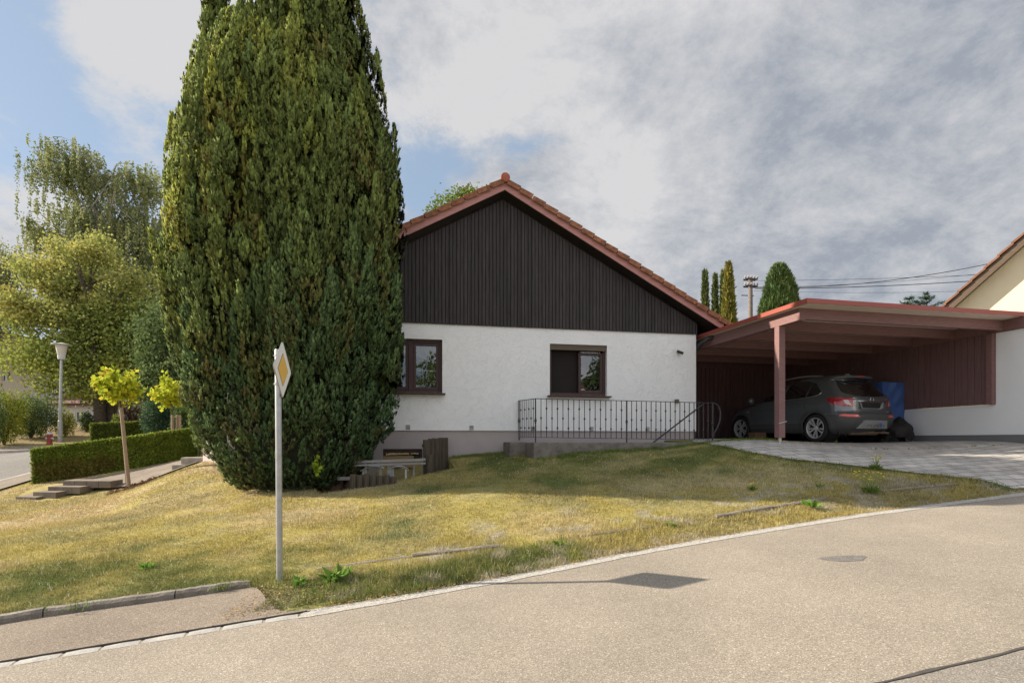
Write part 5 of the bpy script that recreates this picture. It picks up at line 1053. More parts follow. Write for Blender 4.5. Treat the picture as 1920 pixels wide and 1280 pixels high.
def background_trees():
    bir = [(.30, .33, .14), (.25, .28, .12), (.37, .37, .17), (.19, .22, .09)]
    def base(px, Y): q = P(px, HY, Y); q.z = h(q.x, q.y)-.2; return q
    def at(px, py, Y, b, dy=0): q = P(px, py, Y)-b; return (q.x, q.y+dy, q.z)
    Y = 38; b = base(200, Y); s = Y/F
    bl = [(at(115, 305, Y, b), (1.6, 1.6, 2.0)), (at(165, 318, Y, b), (1.7, 1.5, 1.8)), (at(135, 420, Y, b), (2.4, 2.2, 2.2)), (at(258, 330, Y, b), (1.5, 1.4, 1.2)), (at(235, 420, Y, b), (2.6, 2.2, 2.2)), (at(190, 520, Y, b), (3.6, 2.6, 2.4)), (at(285, 480, Y, b), (2.2, 2.2, 3.2)), (at(280, 610, Y, b), (2.4, 2.2, 3.0)), (at(90, 268, Y, b), (.9, .8, .7)), (at(150, 272, Y, b), (.6, .6, .6)), (at(75, 300, Y, b), (.5, .6, 1.0)), (at(190, 280, Y, b), (.4, .5, .5))]
    crown_tree('birch_tree', b, 'tall airy weeping birch with a broad ragged top behind the yellowing tree', 'tree', 'weeping birches on the left', 31, [(0, 0, 0), (.1, 0, 5), (-.2, 0, 9), (.2, 0, 13), (.4, 0, 17)], [.34, .28, .24, .18, .08], bl, 105000, .13, bir, M['birchbark'], hang=1.5, limbs=44, clump=.5)
    b = base(-60, 40); Y = 40
    bl = [(at(-40, 520, Y, b), (3.2, 2.5, 3.8)), (at(0, 490, Y, b), (1.4, 1.4, 2.2)), (at(-110, 600, Y, b), (4, 3, 3)), (at(5, 560, Y, b), (1.5, 1.6, 1.8))]
    crown_tree('birch_tree', b, 'weeping birch cut by the left edge of the picture', 'tree', 'weeping birches on the left', 33, [(0, 0, 0), (.1, 0, 5), (0, 0, 12)], [.3, .24, .1], bl, 34000, .14, bir, M['birchbark'], hang=2.0, limbs=22, clump=.5)
    Y = 30; b = base(188, Y)
    yel = [(.41, .41, .13), (.33, .37, .11), (.50, .44, .13), (.28, .33, .10)]; grn = [(.26, .31, .08), (.32, .37, .09), (.20, .25, .065), (.42, .43, .10)]
    bl = [(at(120, 530, Y, b), (1.7, 1.6, 1.0)), (at(60, 590, Y, b), (1.7, 1.5, .8)), (at(178, 478, Y, b), (1.1, 1.2, .8)), (at(70, 505, Y, b), (1.1, 1.2, .7)), (at(245, 530, Y, b), (1.2, 1.3, .7)), (at(160, 590, Y, b), (2.2, 1.8, 1.0)), (at(20, 560, Y, b), (.9, 1.2, .6)), (at(175, 445, Y, b), (.5, .6, .4)), (at(110, 470, Y, b), (.8, .9, .5))]
    crown_tree('maple_tree', b, 'broad tree with yellowing upper leaves behind the street lamp', 'tree', None, 35, [(0, 0, 0), (-.1, 0, 3), (-.4, 0, 5), (-.6, 0, 8)], [.30, .26, .2, .08], bl, 21000, .15, yel, M['bark'], limbs=34, clump=.38)
    b2 = base(207, 30.6); Y = 30.6
    bl = [(at(110, 660, Y, b2), (3.1, 2.2, 1.9)), (at(190, 640, Y, b2), (2.6, 2.1, 2.4)), (at(100, 675, Y, b2), (1.5, 1.8, .9)), (at(200, 720, Y, b2), (2.0, 2.0, 1.0)), (at(265, 680, Y, b2), (2.2, 2.0, 2.2)), (at(250, 595, Y, b2), (1.9, 1.8, 1.4)), (at(110, 735, Y, b2), (1.2, 1.2, .8))]
    crown_tree('maple_tree', b2, 'dark green leafy tree with a stout trunk between the street lamp and the globe trees', 'tree', None, 36, [(0, 0, 0), (.1, 0, 3), (.3, 0, 5), (.4, 0, 7)], [.34, .28, .2, .08], bl, 29000, .16, grn, M['bark'], limbs=34, clump=.5)
    b3 = base(330, 27); Y = 27
    bl = [(at(320, 640, Y, b3), (1.6, 1.4, 2.6)), (at(330, 740, Y, b3), (1.9, 1.4, 1.2)), (at(300, 700, Y, b3), (1.1, 1.1, 1.2))]
    crown_tree('dark_tree', b3, 'dark evergreen mass directly behind the big thuja on its left', 'tree', None, 37, [(0, 0, 0), (.1, 0, 3), (0, 0, 5)], [.2, .15, .05], bl, 14000, .15, [(.11, .16, .06), (.14, .19, .07), (.09, .13, .05)], M['bark'], limbs=18, clump=.35)
    # the crown showing over the roof ridge
    b4 = base(872, 27); Y = 27; bl = [(at(872, 372, Y, b4), (.75, .7, .65)), (at(850, 400, Y, b4), (1.2, 1.2, 1.0)), (at(893, 392, Y, b4), (1.0, 1.0, 1.0))]
    crown_tree('leafy_tree', b4, 'treetop of small green leaves showing over the left roof slope', 'tree', None, 38, [(0, 0, 0), (0, 0, 8), (0, 0, 12)], [.2, .15, .05], bl, 3800, .13, [(.20, .26, .05), (.14, .20, .045)], M['bark'], limbs=12, clump=.22)
background_trees()

def bush(name, px, py_top, py_bot, Y, wpx, label, seed, n, cols, group=None, leaf=.07, foot=.5):
    rg = np.random.default_rng(seed); b = P(px, py_bot, Y); b.z = min(b.z, h(b.x, b.y)); s = Y/F; t = thing(name, b, 0, label, 'bush', group); H_ = (P(px, py_top, Y).z-b.z); W_ = wpx*s/2
    m = MB(); 
    for k in range(9): a = rg.random()*6.28; r = rg.uniform(.3, .8)*W_; m.tube([(0, 0, 0), (math.cos(a)*r*.4, math.sin(a)*r*.3, H_*.4), (math.cos(a)*r, math.sin(a)*r*.6, H_*.8)], [.05, .03, .01], 5)
    m.build('stems', M['bark'], t, smooth=True)
    d = norm(rg.normal(size=(n, 3))); u = rg.random(n)**.35; lob = 1+.22*np.sin(d[:, 0]*7+seed)*np.cos(d[:, 2]*6+d[:, 1]*5)
    P_ = d*u[:, None]*lob[:, None]*np.array((W_, W_*.8, H_/2))+np.array((0, 0, H_/2)); D = norm(d*.6+rg.normal(size=(n, 3))*.7); V_, F_ = leaf_quads(P_, D, leaf*(.7+.6*rg.random(n)), .7, rg)
    pick = (vn(d[:, 0]*2.5+seed, d[:, 2]*2.5+d[:, 1]*2, 1, seed)*len(cols)).astype(int).clip(0, len(cols)-1); cc = np.array(cols)[pick]*(.65+.7*rg.random((n, 1)))
    npmesh('foliage', V_, F_, M['leaf'], t, np.repeat(cc, 4, 0)); return t
def bushes():
    dk = [(.07, .11, .04), (.10, .15, .05), (.16, .20, .06)]; lt = [(.20, .25, .04), (.28, .30, .045), (.12, .17, .04)]
    bush('garden_bush', 58, 742, 806, 27, 90, 'wide dark green bush left of the street lamp', 41, 9000, dk)
    bush('garden_bush', 8, 728, 812, 24.8, 75, 'light green bush at the left edge in front of the far house', 42, 7000, lt)
    bush('garden_bush', -25, 735, 812, 23.5, 60, 'dark bush cut off by the left edge', 43, 4000, dk)
    bush('garden_bush', 122, 770, 800, 27.5, 36, 'small yellow green bush directly behind the lamp post', 44, 2200, [(.34, .34, .05), (.26, .28, .04)])
    bush('garden_bush', 163, 772, 803, 29, 26, 'small round dark green bush left of the tree trunks', 45, 1600, dk)
    bush('garden_bush', 220, 777, 800, 26, 22, 'low light green bush just right of the two tree trunks', 46, 1500, lt)
    bush('garden_bush', 250, 757, 800, 30, 46, 'reddish brown shrub behind the low hedge', 47, 3000, [(.17, .09, .07), (.13, .075, .05)])
    bush('garden_bush', 302, 745, 812, 20.5, 64, 'dark blue green bush under the far globe tree', 48, 6000, [(.05, .09, .05), (.07, .12, .06)])
    bush('garden_bush', 345, 755, 815, 20, 46, 'dark bush between the far globe tree and the big thuja', 49, 4000, dk)
bushes()

def columnar(name, px, top, Y, wpx, label, seed, n, cols, group=None, blunt=.5, basepx=612):
    rg = np.random.default_rng(seed); q = P(px, HY, Y); b = Vector((q.x, q.y, h(q.x, q.y))); s = Y/F; t = thing(name, b, 0, label, 'conifer', group); H_ = P(px, top, Y).z-b.z; W_ = wpx*s/2
    m = MB(); m.tube([(0, 0, -.1), (0, 0, H_*.5), (0, 0, H_*.93)], [.14, .09, .02], 8); m.build('trunk', M['thbark'], t, smooth=True)
    u = rg.random(n)**.9; a = rg.random(n)*6.283; pw = 1.5+2.6*blunt; prof = W_*(1.001-u**pw)**(.8-.25*blunt)*(.88+.12*np.sin(u*5+.4)); lobes = 1+.16*np.sin(a*5+u*22+seed)*np.cos(u*31+a*2); R_ = prof*lobes*(1-.35*rg.random(n)**2)
    P_ = np.c_[np.cos(a)*R_, np.sin(a)*R_, .2+u*(H_-.2)]; D = norm(np.c_[np.cos(a)*.5, np.sin(a)*.5, np.ones(n)]+rg.normal(size=(n, 3))*.22); V_, F_ = leaf_tris(P_, D, .22*(.6+.8*rg.random(n)), .42, rg)
    cc = np.array(cols)[(vn(a*3, u*16, 1, seed)*len(cols)).astype(int).clip(0, len(cols)-1)]*(.65+.7*rg.random((n, 1)))*(.7+.6*(lobes[:, None]-.6)); npmesh('crown', V_, F_, M['scale'], t, np.repeat(cc, 3, 0))
    m = MB(); m.lathe([(W_*.72*(1.001-(k/10)**pw)**(.8-.25*blunt), .3+(H_-.8)*k/10) for k in range(11)], 14); m.build('inner_branches', bpy.data.materials['inner_thuja_twigs'], t); return t
def conifers():
    g = 'columnar conifers behind the carport'; dk = [(.09, .13, .045), (.13, .16, .05), (.07, .10, .04)]; gd = [(.24, .225, .05), (.18, .18, .04), (.30, .26, .06)]
    columnar('columnar_conifer', 1322, 511, 30, 20, 'leftmost narrow dark conifer behind the house eave', 51, 6000, dk, g, .35)
    columnar('columnar_conifer', 1341, 517, 30.5, 17, 'second narrow dark conifer from the left behind the eave', 52, 5000, dk, g, .35)
    columnar('columnar_conifer', 1355, 510, 31.5, 16, 'dark conifer partly hidden behind the golden one', 53, 4000, dk, g, .35)
    columnar('columnar_conifer', 1366, 496, 28.5, 36, 'tallest narrow conifer with golden yellow foliage', 54, 11000, gd, g, .4)
    columnar('round_thuja', 1461, 500, 27, 96, 'broad round topped green thuja right of the utility pole', 55, 26000, [(.085, .145, .05), (.12, .18, .055), (.07, .11, .04)], None, .95)
    for px, top, w, lab, sd in ((1705, 556, 60, 'left blue spruce tip showing over the carport roof', 56), (1738, 549, 44, 'right blue spruce tip showing over the carport roof', 57)):
        rg = np.random.default_rng(sd); Y = 40; q = P(px, HY, Y); b = Vector((q.x, q.y, h(q.x, q.y))); t = thing('blue_spruce', b, 0, lab, 'conifer', 'blue spruces behind the carport'); H_ = P(px, top, Y).z-b.z; m = MB(); m.tube([(0, 0, 0), (0, 0, H_)], [.15, .02], 8)
        Pp = []; Dd = []
        for z in np.arange(1.5, H_, .32):
            L = (H_-z)*.75+.15
            for k in range(7): a = rg.random()*6.28; e = np.array((math.cos(a), math.sin(a), .28))*L; m.tube([(0, 0, z), tuple(e+np.array((0, 0, z)))], [.03, .01], 4); uu = rg.random(int(40*L)+8); Pp.append(np.array((0, 0, z))+e[None]*uu[:, None]); Dd.append(norm(e[None]*.5/L+rg.normal(size=(len(uu), 3))*.6))
        m.build('trunk', M['bark'], t); Pp = np.concatenate(Pp); Dd = np.concatenate(Dd); V_, F_ = leaf_tris(Pp, Dd, .16+.1*rg.random(len(Pp)), .35, rg); cc = np.array((.10, .15, .12))*(.7+.6*rg.random((len(Pp), 1))); npmesh('crown', V_, F_, M['scale'], t, np.repeat(cc, 3, 0))
conifers()

def street_things():
    # street lamp
    b = P(113, 829, 26); b.z = h(b.x, b.y)+.08; t = thing('street_lamp', b, 0, 'grey street lamp with pale cone shaped glass head by the hedge', 'street lamp'); H_ = P(113, 672, 26).z-b.z; s = 26/F
    m = MB(); m.tube([(0, 0, -.2), (0, 0, .9), (0, 0, .92), (.06, 0, H_)], [.095, .09, .07, .055], 12); m.build('pole', M['galv'], t, smooth=True)
    m = MB(); z = H_; m.lathe([(.0, z-.05), (.14, z-.04), (.16, z+.10), (.15, z+.14)], 16, Matrix.Translation((.06, 0, 0))); m.build('collar', M['plastic_w'], t, smooth=True)
    m = MB(); m.lathe([(.15, z+.12), (.24, z+.60), (.235, z+.64)], 20, Matrix.Translation((.06, 0, 0))); m.build('lamp_shade', M['lampglass'], t, smooth=True)
    m = MB(); m.lathe([(.02, z+.74), (.18, z+.70), (.40, z+.655), (.41, z+.64), (.38, z+.635), (.2, z+.645), (0, z+.645)], 24, Matrix.Translation((.06, 0, 0))); m.build('cap', M['plastic_w'], t, smooth=True)
    # hydrant
    b = P(93, 832, 25); b.z = h(b.x, b.y)+.05; t = thing('hydrant', b, 0, 'faded red hydrant with pale cap left of the lamp post', 'hydrant'); H_ = P(93, 814, 25).z-b.z
    m = MB(); m.lathe([(.0, -.1), (.13, -.1), (.13, 0), (.10, .03), (.10, H_-.10), (.125, H_-.08), (.125, H_-.03), (.10, H_)], 14); m.build('body', M['hydr'], t, smooth=True)
    m = MB(); m.lathe([(.115, H_), (.12, H_+.05), (.06, H_+.09), (0, H_+.10)], 14); m.build('cap', M['plastic_w'], t, smooth=True)
    for sx in (-1, 1): m = MB(); m.tube([(sx*.09, 0, H_-.18), (sx*.16, 0, H_-.18)], [.045, .05], 10); m.build('outlet', M['plastic_w'], t, smooth=True)
    # road sign
    b = P(524.5, 1090, 5.5); b.z = h(b.x, b.y); t = thing('road_sign', b, 0, 'priority road sign, white rimmed yellow diamond on a grey pole', 'road sign'); tp = P(521, 655, 5.5)-b
    m = MB(); m.tube([(0, 0, -.2), tuple(tp*.5), tuple(tp*.995), tuple(tp)], [.030, .030, .030, .026], 16); m.build('pole', M['galv'], t, smooth=True)
    sc = P(529, 693, 5.5)-b; na = R(6.0); cx_ = Vector((math.cos(na), math.sin(na), 0)); q = Matrix.Translation((tp.x*.9+.036, 0, sc.z)) @ Matrix.Rotation(na-R(90)+R(180), 4, 'Z')
    # local frame of the plate: x along the plate, -y... plate faces +X
    q = Matrix.Translation((tp.x*.9+.042, .0, sc.z)) @ Matrix.Rotation(na, 4, 'Z')
    def dia(r, x0, x1, rc=.03):
        pts = []
        for k in range(4):
            a = math.pi/2*k; c_ = np.array((math.cos(a), math.sin(a)))*(r-rc*math.sqrt(2))
            for j in range(-3, 4): aa = a+j*math.pi/12; pts.append((c_[0]+rc*math.cos(aa), c_[1]+rc*math.sin(aa)))
        vs = [Vector((x, y, z)) for x in (x0, x1) for y, z in pts]; n = len(pts); return [q @ v for v in vs], [tuple(range(n)), tuple(range(2*n-1, n-1, -1))]+[(i, i+n, (i+1) % n+n, (i+1) % n) for i in range(n)]
    m = MB(); m.add(*dia(.285, -.004, .004, .03)); m.build('sign_plate', M['galv'], t)
    m = MB(); m.add(*dia(.279, .0045, .006, .028)); m.build('white_face', M['signw'], t)
    m = MB(); m.add(*dia(.167, .0065, .0072, .008)); m.build('black_line', M['signk'], t)
    m = MB(); m.add(*dia(.158, .0075, .0082, .006)); m.build('yellow_face', M['signy'], t)
    for dz in (.14, -.14):
        m = MB(); m.tube([(tp.x*.9, 0, sc.z+dz-.012), (tp.x*.9, 0, sc.z+dz+.012)], .035, 14); m.bar((tp.x*.9, .0, sc.z+dz), (tp.x*.9+.04, 0, sc.z+dz), .02, .02); m.tube([(tp.x*.9-.04, -.01, sc.z+dz), (tp.x*.9-.04, .02, sc.z+dz)], .007, 6); m.build('clamp', M['galv'], t, smooth=True)
    # utility pole with cross arms, insulators and wires
    Y = 36; b = P(1407, HY, Y); b.z = h(b.x, b.y); t = thing('utility_pole', b, R(8), 'concrete utility pole with two tiers of insulators behind the carport', 'utility pole'); Z = lambda py: P(1407, py, Y).z-b.z
    m = MB(); m.tube([(0, 0, 0), (0, 0, Z(520))], [.20, .13], 12); m.build('pole', M['concrete'], t, smooth=True)
    for py, L in ((524, .42), (537, .42), (553, .55)):
        z = Z(py); m = MB(); 
        if py < 550:
            for yy in (-.12, .12): m.bar((-L, yy, z), (L, yy, z), .06, .10)
        else: m.bar((-L, .15, z), (L*.6, .15, z), .05, .05)
        m.build('cross_arm', M['iron'], t)
        if py < 550:
            for x in np.linspace(-L, L, 5):
                m = MB(); m.lathe([(.02, z+.05), (.055, z+.08), (.05, z+.13), (.06, z+.16), (.03, z+.22), (0, z+.23)], 8, Matrix.Translation((x, -.12, 0))); m.build('insulator', M['plinth'], t, smooth=True)
    g = 'overhead wires to the right'
    ends = [(1414, 526, 1925, 506, .012, 5, 'uppermost faint wire from the utility pole'), (1416, 539, 1925, 455, .022, 26, 'thick sagging wire rising to the upper right'), (1416, 541, 1925, 512, .024, 8, 'thick nearly level wire below the sagging one'), (1414, 538, 1925, 492, .010, 12, 'thin faint wire between the two thick wires'), (1413, 545, 1925, 535, .009, 8, 'lowest thin wire just above the carport roof')]
    for x0, y0, x1, y1, r, sag, lab in ends:
        m = MB(); A = P(x0, y0, 36); B = P(x1+160, y1-(y0-y1)*.25, 31); pts = []
        for k in range(19): u = k/18; q = A.lerp(B, u); q.z -= sag*4*u*(1-u)*.034; pts.append(q)
        o = m.tube([p-A for p in pts], r, 5).build('overhead_wire', M['iron'], None); o.location = A; tag(o, lab, 'wire', g)
street_things()

def far_house(name, x0, x1, y, yb, zt, ridge, loc, rz, label, wallm, roofm, wins=(), eave=.4, axis='gable'):
    """simple gabled house, front at local y=0"""
    t = thing(name, loc, rz, label, 'house'); xm = (x0+x1)/2
    m = MB(); wall_holes(m, x0, x1, -2, zt, [w for w in wins if w[3] < zt], 0, .15)
    m.add([(x0, 0, -2), (x0, yb, -2), (x0, yb, zt), (x0, 0, zt), (x1, 0, -2), (x1, yb, -2), (x1, yb, zt), (x1, 0, zt)], [(0, 1, 2, 3), (4, 7, 6, 5), (1, 5, 6, 2)])
    if axis == 'gable': m.add([(x0, 0, zt), (x1, 0, zt), (xm, 0, ridge), (x0, yb, zt), (x1, yb, zt), (xm, yb, ridge)], [(0, 1, 2), (3, 5, 4)])
    m.build('wall', wallm, t)
    r = MB(); sl = (ridge-zt)/(xm-x0) if axis == 'gable' else (ridge-zt)/(yb/2)
    if axis == 'gable':
        for sx, xe in ((-1, x0-eave), (1, x1+eave)): ze = ridge-abs(xe-xm)*sl; vs = [(xm, -eave, ridge), (xe, -eave, ze), (xe, yb+eave, ze), (xm, yb+eave, ridge)]; r.add([(a, b_, c_+.02) for a, b_, c_ in vs]+[(a, b_, c_+.16) for a, b_, c_ in vs], [(0, 1, 2, 3), (7, 6, 5, 4), (0, 4, 5, 1), (1, 5, 6, 2), (2, 6, 7, 3)])
    else:
        for ye, s_ in ((-eave, 1), (yb+eave, -1)): ze = ridge-abs(ye-yb/2)*sl; vs = [(x0-eave, yb/2, ridge), (x1+eave, yb/2, ridge), (x1+eave, ye, ze), (x0-eave, ye, ze)]; r.add([(a, b_, c_+.02) for a, b_, c_ in vs]+[(a, b_, c_+.18) for a, b_, c_ in vs], [(0, 1, 2, 3), (7, 6, 5, 4), (0, 4, 5, 1), (1, 5, 6, 2), (2, 6, 7, 3), (3, 7, 4, 0)])
        m = MB(); 
        for xx in (x0, x1): m.add([(xx, 0, zt), (xx, yb, zt), (xx, yb/2, ridge)], [(0, 1, 2)])
        m.build('gable', wallm, t)
    r.build('roof', roofm, t)
    for a, b_, c_, d in wins:
        w = MB(); k = .06; w.box(a, b_, .05, .10, d-k, d); w.box(a, b_, .05, .10, c_, c_+k); w.box(a, a+k, .05, .10, c_+k, d-k); w.box(b_-k, b_, .05, .10, c_+k, d-k); w.box((a+b_)/2-.03, (a+b_)/2+.03, .05, .10, c_+k, d-k); o = w.build('window', M['signw'], t)
        g = MB(); g.add([(a, .12, c_), (b_, .12, c_), (b_, .12, d), (a, .12, d)], [(0, 1, 2, 3)]); g.build('pane', M['glass'], o); g = MB(); g.add([(a-.2, .7, c_-.3), (b_+.2, .7, c_-.3), (b_+.2, .7, d+.3), (a-.2, .7, d+.3)], [(0, 1, 2, 3)]); g.build('curtain', M['dark'], o)  # near-black sheet behind each pane stands for the unlit room
    return t
def houses():
    s = 44/F; b = P(-10, HY, 44); b.z = h(b.x, b.y)
    z = lambda py: P(0, py, 44).z-b.z
    far_house('far_house', -3.4, 2.7, 0, 9, z(684), z(618), b, R(6), 'white house with dark red roof behind the bushes at the left edge', M['farwall'], M['darkroof'], [(.55, 1.15, z(714), z(696)), (-1.2, -.4, z(714), z(696))])
    b = P(150, HY, 42); b.z = h(b.x, b.y); z = lambda py: P(0, py, 42).z-b.z
    far_house('far_house', -1.9, 4.6, 0, 7, z(756), z(715), b, R(-4), 'low white house glimpsed between the tree trunks', M['farwall'], M['darkroof'], [(-.35, .75, z(793), z(771)), (2.0, 3.2, z(795), z(770))], axis='eaves')
    b = P(1392, HY, 34); b.z = h(b.x, b.y); z = lambda py: P(0, py, 34).z-b.z
    far_house('far_house', -3.2, .9, 0, 8, z(650), z(590), b, R(11), 'house whose red tiled roof tip shows behind the carport roof', M['farwall'], M['darkroof'], axis='eaves')
    # the neighbour on the right: cream gable, tiled verge
    N_ = Fr(17.2, 20.0, -42); q = [N_.px(*p, 0) for p in ((1790, 578), (1920, 463))]
    (xa, za), (xb, zb) = q; sl = (zb-za)/(xb-xa); hw = 5.2; xl = xa; ridge_x = xl+hw+1.0; t = thing('neighbour_house', (17.2, 20.0, CZ), R(-42), 'cream coloured neighbouring house with steep brown tiled gable roof', 'house')
    rt = lambda x: za+sl*(x-xa) if x < ridge_x else za+sl*(2*ridge_x-x-xa)
    x0 = xl-1.0; x1 = 2*ridge_x-x0; m = MB(); m.prism([(x0, -1.5), (x1, -1.5), (x1, rt(x1)), (ridge_x, rt(ridge_x)), (x0, rt(x0))], 0, 9); m.build('wall', M['cream'], t)
    cs = 1/math.sqrt(1+sl*sl); sn = sl*cs; wood = mat_wood('brown_verge_boards', (.12, .085, .06), (2, 14, 14), .25); tl = mat('brown_verge_tiles', (.22, .10, .055), .85, .3, 4, .3, 40)
    q2 = N_.px(1765, 573, -.45); x_e = x0-.9
    for sg in (1, -1):
        m = MB(); d_e = (ridge_x-x_e)/cs
        def q_(d, y, n_): return (ridge_x-sg*(d*cs-n_*sn*-1*-1) if False else ridge_x-sg*(d*cs+n_*sn), y, rt(ridge_x)-d*sn+n_*cs)
        def slab(mb, d0, d1, y0, y1, n0, n1): vs = [q_(d, y, n_) for y in (y0, y1) for d, n_ in ((d0, n0), (d1, n0), (d1, n1), (d0, n1))]; mb.add(vs, [(0, 1, 2, 3), (7, 6, 5, 4), (0, 4, 5, 1), (1, 5, 6, 2), (2, 6, 7, 3), (3, 7, 4, 0)])
        slab(m, 0, d_e, -.42, 9.4, .0, .06); slab(m, 0, d_e, -.46, -.422, -.03, .20); m.build('bargeboard', wood, t)
        m = MB(); n = 22
        for i in range(n): d0 = d_e*i/n; d1 = d_e*(i+1)/n; vs = [q_(d, y, n_) for y in (-.52, 9.45) for d, n_ in ((d0, .21), (d1, .24), (d1, .31), (d0, .27))]; m.add(vs, [(0, 1, 2, 3), (7, 6, 5, 4), (0, 4, 5, 1), (1, 5, 6, 2), (2, 6, 7, 3), (3, 7, 4, 0)])
        m.build('roof_tiles', tl, t)
    # house and trees on the camera's side of the road: the windows mirror them
    b = Vector((14.6, -19, h(14.6, -19)))
    far_house('opposite_house', -6, 6, 0, 9, 4.2, 8.6, b, R(215), 'white house across the road, mirrored in the right hand window', M['farwall'], M['darkroof'], [(-5.2, -4.4, .9, 2.4), (-3.4, -2.6, .3, 2.4), (-1.6, -.8, .9, 2.4), (.3, 1.1, .9, 2.4), (2, 2.8, .9, 2.4), (4, 4.8, .9, 2.4)])
    crown_tree('opposite_tree', (8.2, -15, h(8.2, -15)), 'spreading green tree across the road, mirrored in the left hand window', 'tree', None, 61, [(0, 0, 0), (0, 0, 3), (.2, 0, 6)], [.3, .25, .1], [((0, 0, 5.5), (3.6, 3.4, 3.4)), ((1.5, 0, 3.4), (3, 3, 1.6))], 14000, .24, [(.10, .15, .04), (.15, .19, .05)], M['bark'], limbs=20, clump=.6)
    crown_tree('opposite_tree', (2.5, -24, h(2.5, -24)), 'lower dark tree across the road, mirrored in the windows', 'tree', None, 62, [(0, 0, 0), (0, 0, 2), (.2, 0, 4)], [.3, .25, .1], [((0, 0, 3.4), (4.6, 3.4, 2.6))], 11000, .26, [(.06, .10, .035), (.10, .13, .04)], M['bark'], limbs=20, clump=.6)
crown_tree('opposite_tree', (25, -21, h(25, -21)), 'dark tree right of the white house across the road, mirrored in the right hand window', 'tree', None, 63, [(0, 0, 0), (0, 0, 3), (.2, 0, 6)], [.3, .25, .1], [((0, 0, 5.0), (3.6, 3.4, 4.4))], 9000, .3, [(.07, .11, .035), (.10, .14, .045)], M['bark'], limbs=16, clump=.6)
houses()

def weeds():
    # yellow flowered clump at the driveway corner, dandelion rosettes on the verge, small yellow blooms in the lawn
    rg = np.random.default_rng(71)
    def clump(px, py, Y, hh, w, nst, nfl, label, name, cat='wild flower', group=None, seed=1):
        r = np.random.default_rng(seed); b = P(px, py, Y); b.z = h(b.x, b.y); t = thing(name, b, 0, label, cat, group); m = MB(); tips = []
        for k in range(nst): a = r.random()*6.28; rr = w*r.random()**.5; e = Vector((math.cos(a)*rr, math.sin(a)*rr*.7, hh*r.uniform(.55, 1))); m.tube([(0, 0, -.01), (e.x*.35, e.y*.35, e.z*.5), tuple(e)], [.004, .003, .002], 4); tips.append(e)
        m.build('stems', mat('flower_stem', (.20, .26, .08), .7) if not bpy.data.materials.get('flower_stem') else bpy.data.materials['flower_stem'], t)
        if nfl:
            m = MB()
            for e in tips[:nfl]:
                for j in range(7): aa = j*.9; m.add([tuple(e), (e.x+.016*math.cos(aa), e.y+.016*math.sin(aa), e.z+.004), (e.x+.016*math.cos(aa+.7), e.y+.016*math.sin(aa+.7), e.z+.004)], [(0, 1, 2)])
                m.lathe([(.016, e.z-.002), (.012, e.z+.006), (0, e.z+.008)], 7, Matrix.Translation((e.x, e.y, 0)))
            m.build('blooms', mat('yellow_petals', (.75, .60, .02), .6) if not bpy.data.materials.get('yellow_petals') else bpy.data.materials['yellow_petals'], t, fix=False)
        n = int(60*w/.1); a = r.random(n)*6.28; P_ = np.c_[np.cos(a)*w*.4*r.random(n), np.sin(a)*w*.4*r.random(n), hh*.15*r.random(n)]; D = norm(np.c_[np.cos(a), np.sin(a), .8*np.ones(n)]+r.normal(size=(n, 3))*.3); V_, F_ = leaf_quads(P_, D, .05+.06*r.random(n), .22, r); npmesh('leaves', V_, F_, M['leaf'], t, np.repeat(np.array((.16, .24, .05))*(.7+.6*r.random((n, 1))), 4, 0))
    clump(1633, 922, 8.25, .36, .24, 30, 19, 'clump of yellow flowered weed on the lawn corner by the driveway', 'yellow_weed', seed=2)
    clump(1410, 920, 8.5, .13, .05, 4, 3, 'small yellow bloom on the shaded lawn left of the big yellow clump', 'yellow_weed', seed=3)
    clump(1642, 888, 9.4, .28, .14, 18, 12, 'pale yellow weed sprouting at the edge of the paving', 'yellow_weed', seed=6)
    clump(1537, 918, 8.5, .14, .04, 3, 1, 'lone thin yellow flower stalk on the lawn', 'yellow_weed', seed=4)
    for i, (px, py, Y, sz, lab) in enumerate([(634, 1085, 5.45, .17, 'large leafy dandelion rosette right of the sign post'), (618, 1092, 5.4, .11, 'smaller dandelion rosette touching the large one by the sign'), (275, 1080, 6.0, .09, 'small dark green rosette in the lawn left of the sign'), (1052, 1035, 6.3, .09, 'low leafy rosette on the verge beyond the shadow of the post'), (1522, 958, 7.75, .14, 'bright green leafy patch on the dry verge'), (1258, 990, 7.0, .07, 'little leafy weed on the edging stones'), (560, 1100, 5.35, .10, 'grassy green tuft at the foot of the sign post')]):
        r = np.random.default_rng(80+i); b = P(px, py, Y); b.z = h(b.x, b.y); n = 34; a = r.random(n)*6.28; P_ = np.c_[np.cos(a)*.02, np.sin(a)*.02, .005+.01*r.random(n)]; D = norm(np.c_[np.cos(a), np.sin(a), .25+.9*r.random(n)]); V_, F_ = leaf_quads(P_, D, sz*(.6+.6*r.random(n)), .28, r, .8)
        o = npmesh('rosette_weed', V_, F_, M['leaf'], None, np.repeat(np.array((.14, .26, .045))*(.6+.7*r.random((n, 1))), 4, 0)); o.location = b; tag(o, lab, 'weed')
weeds()

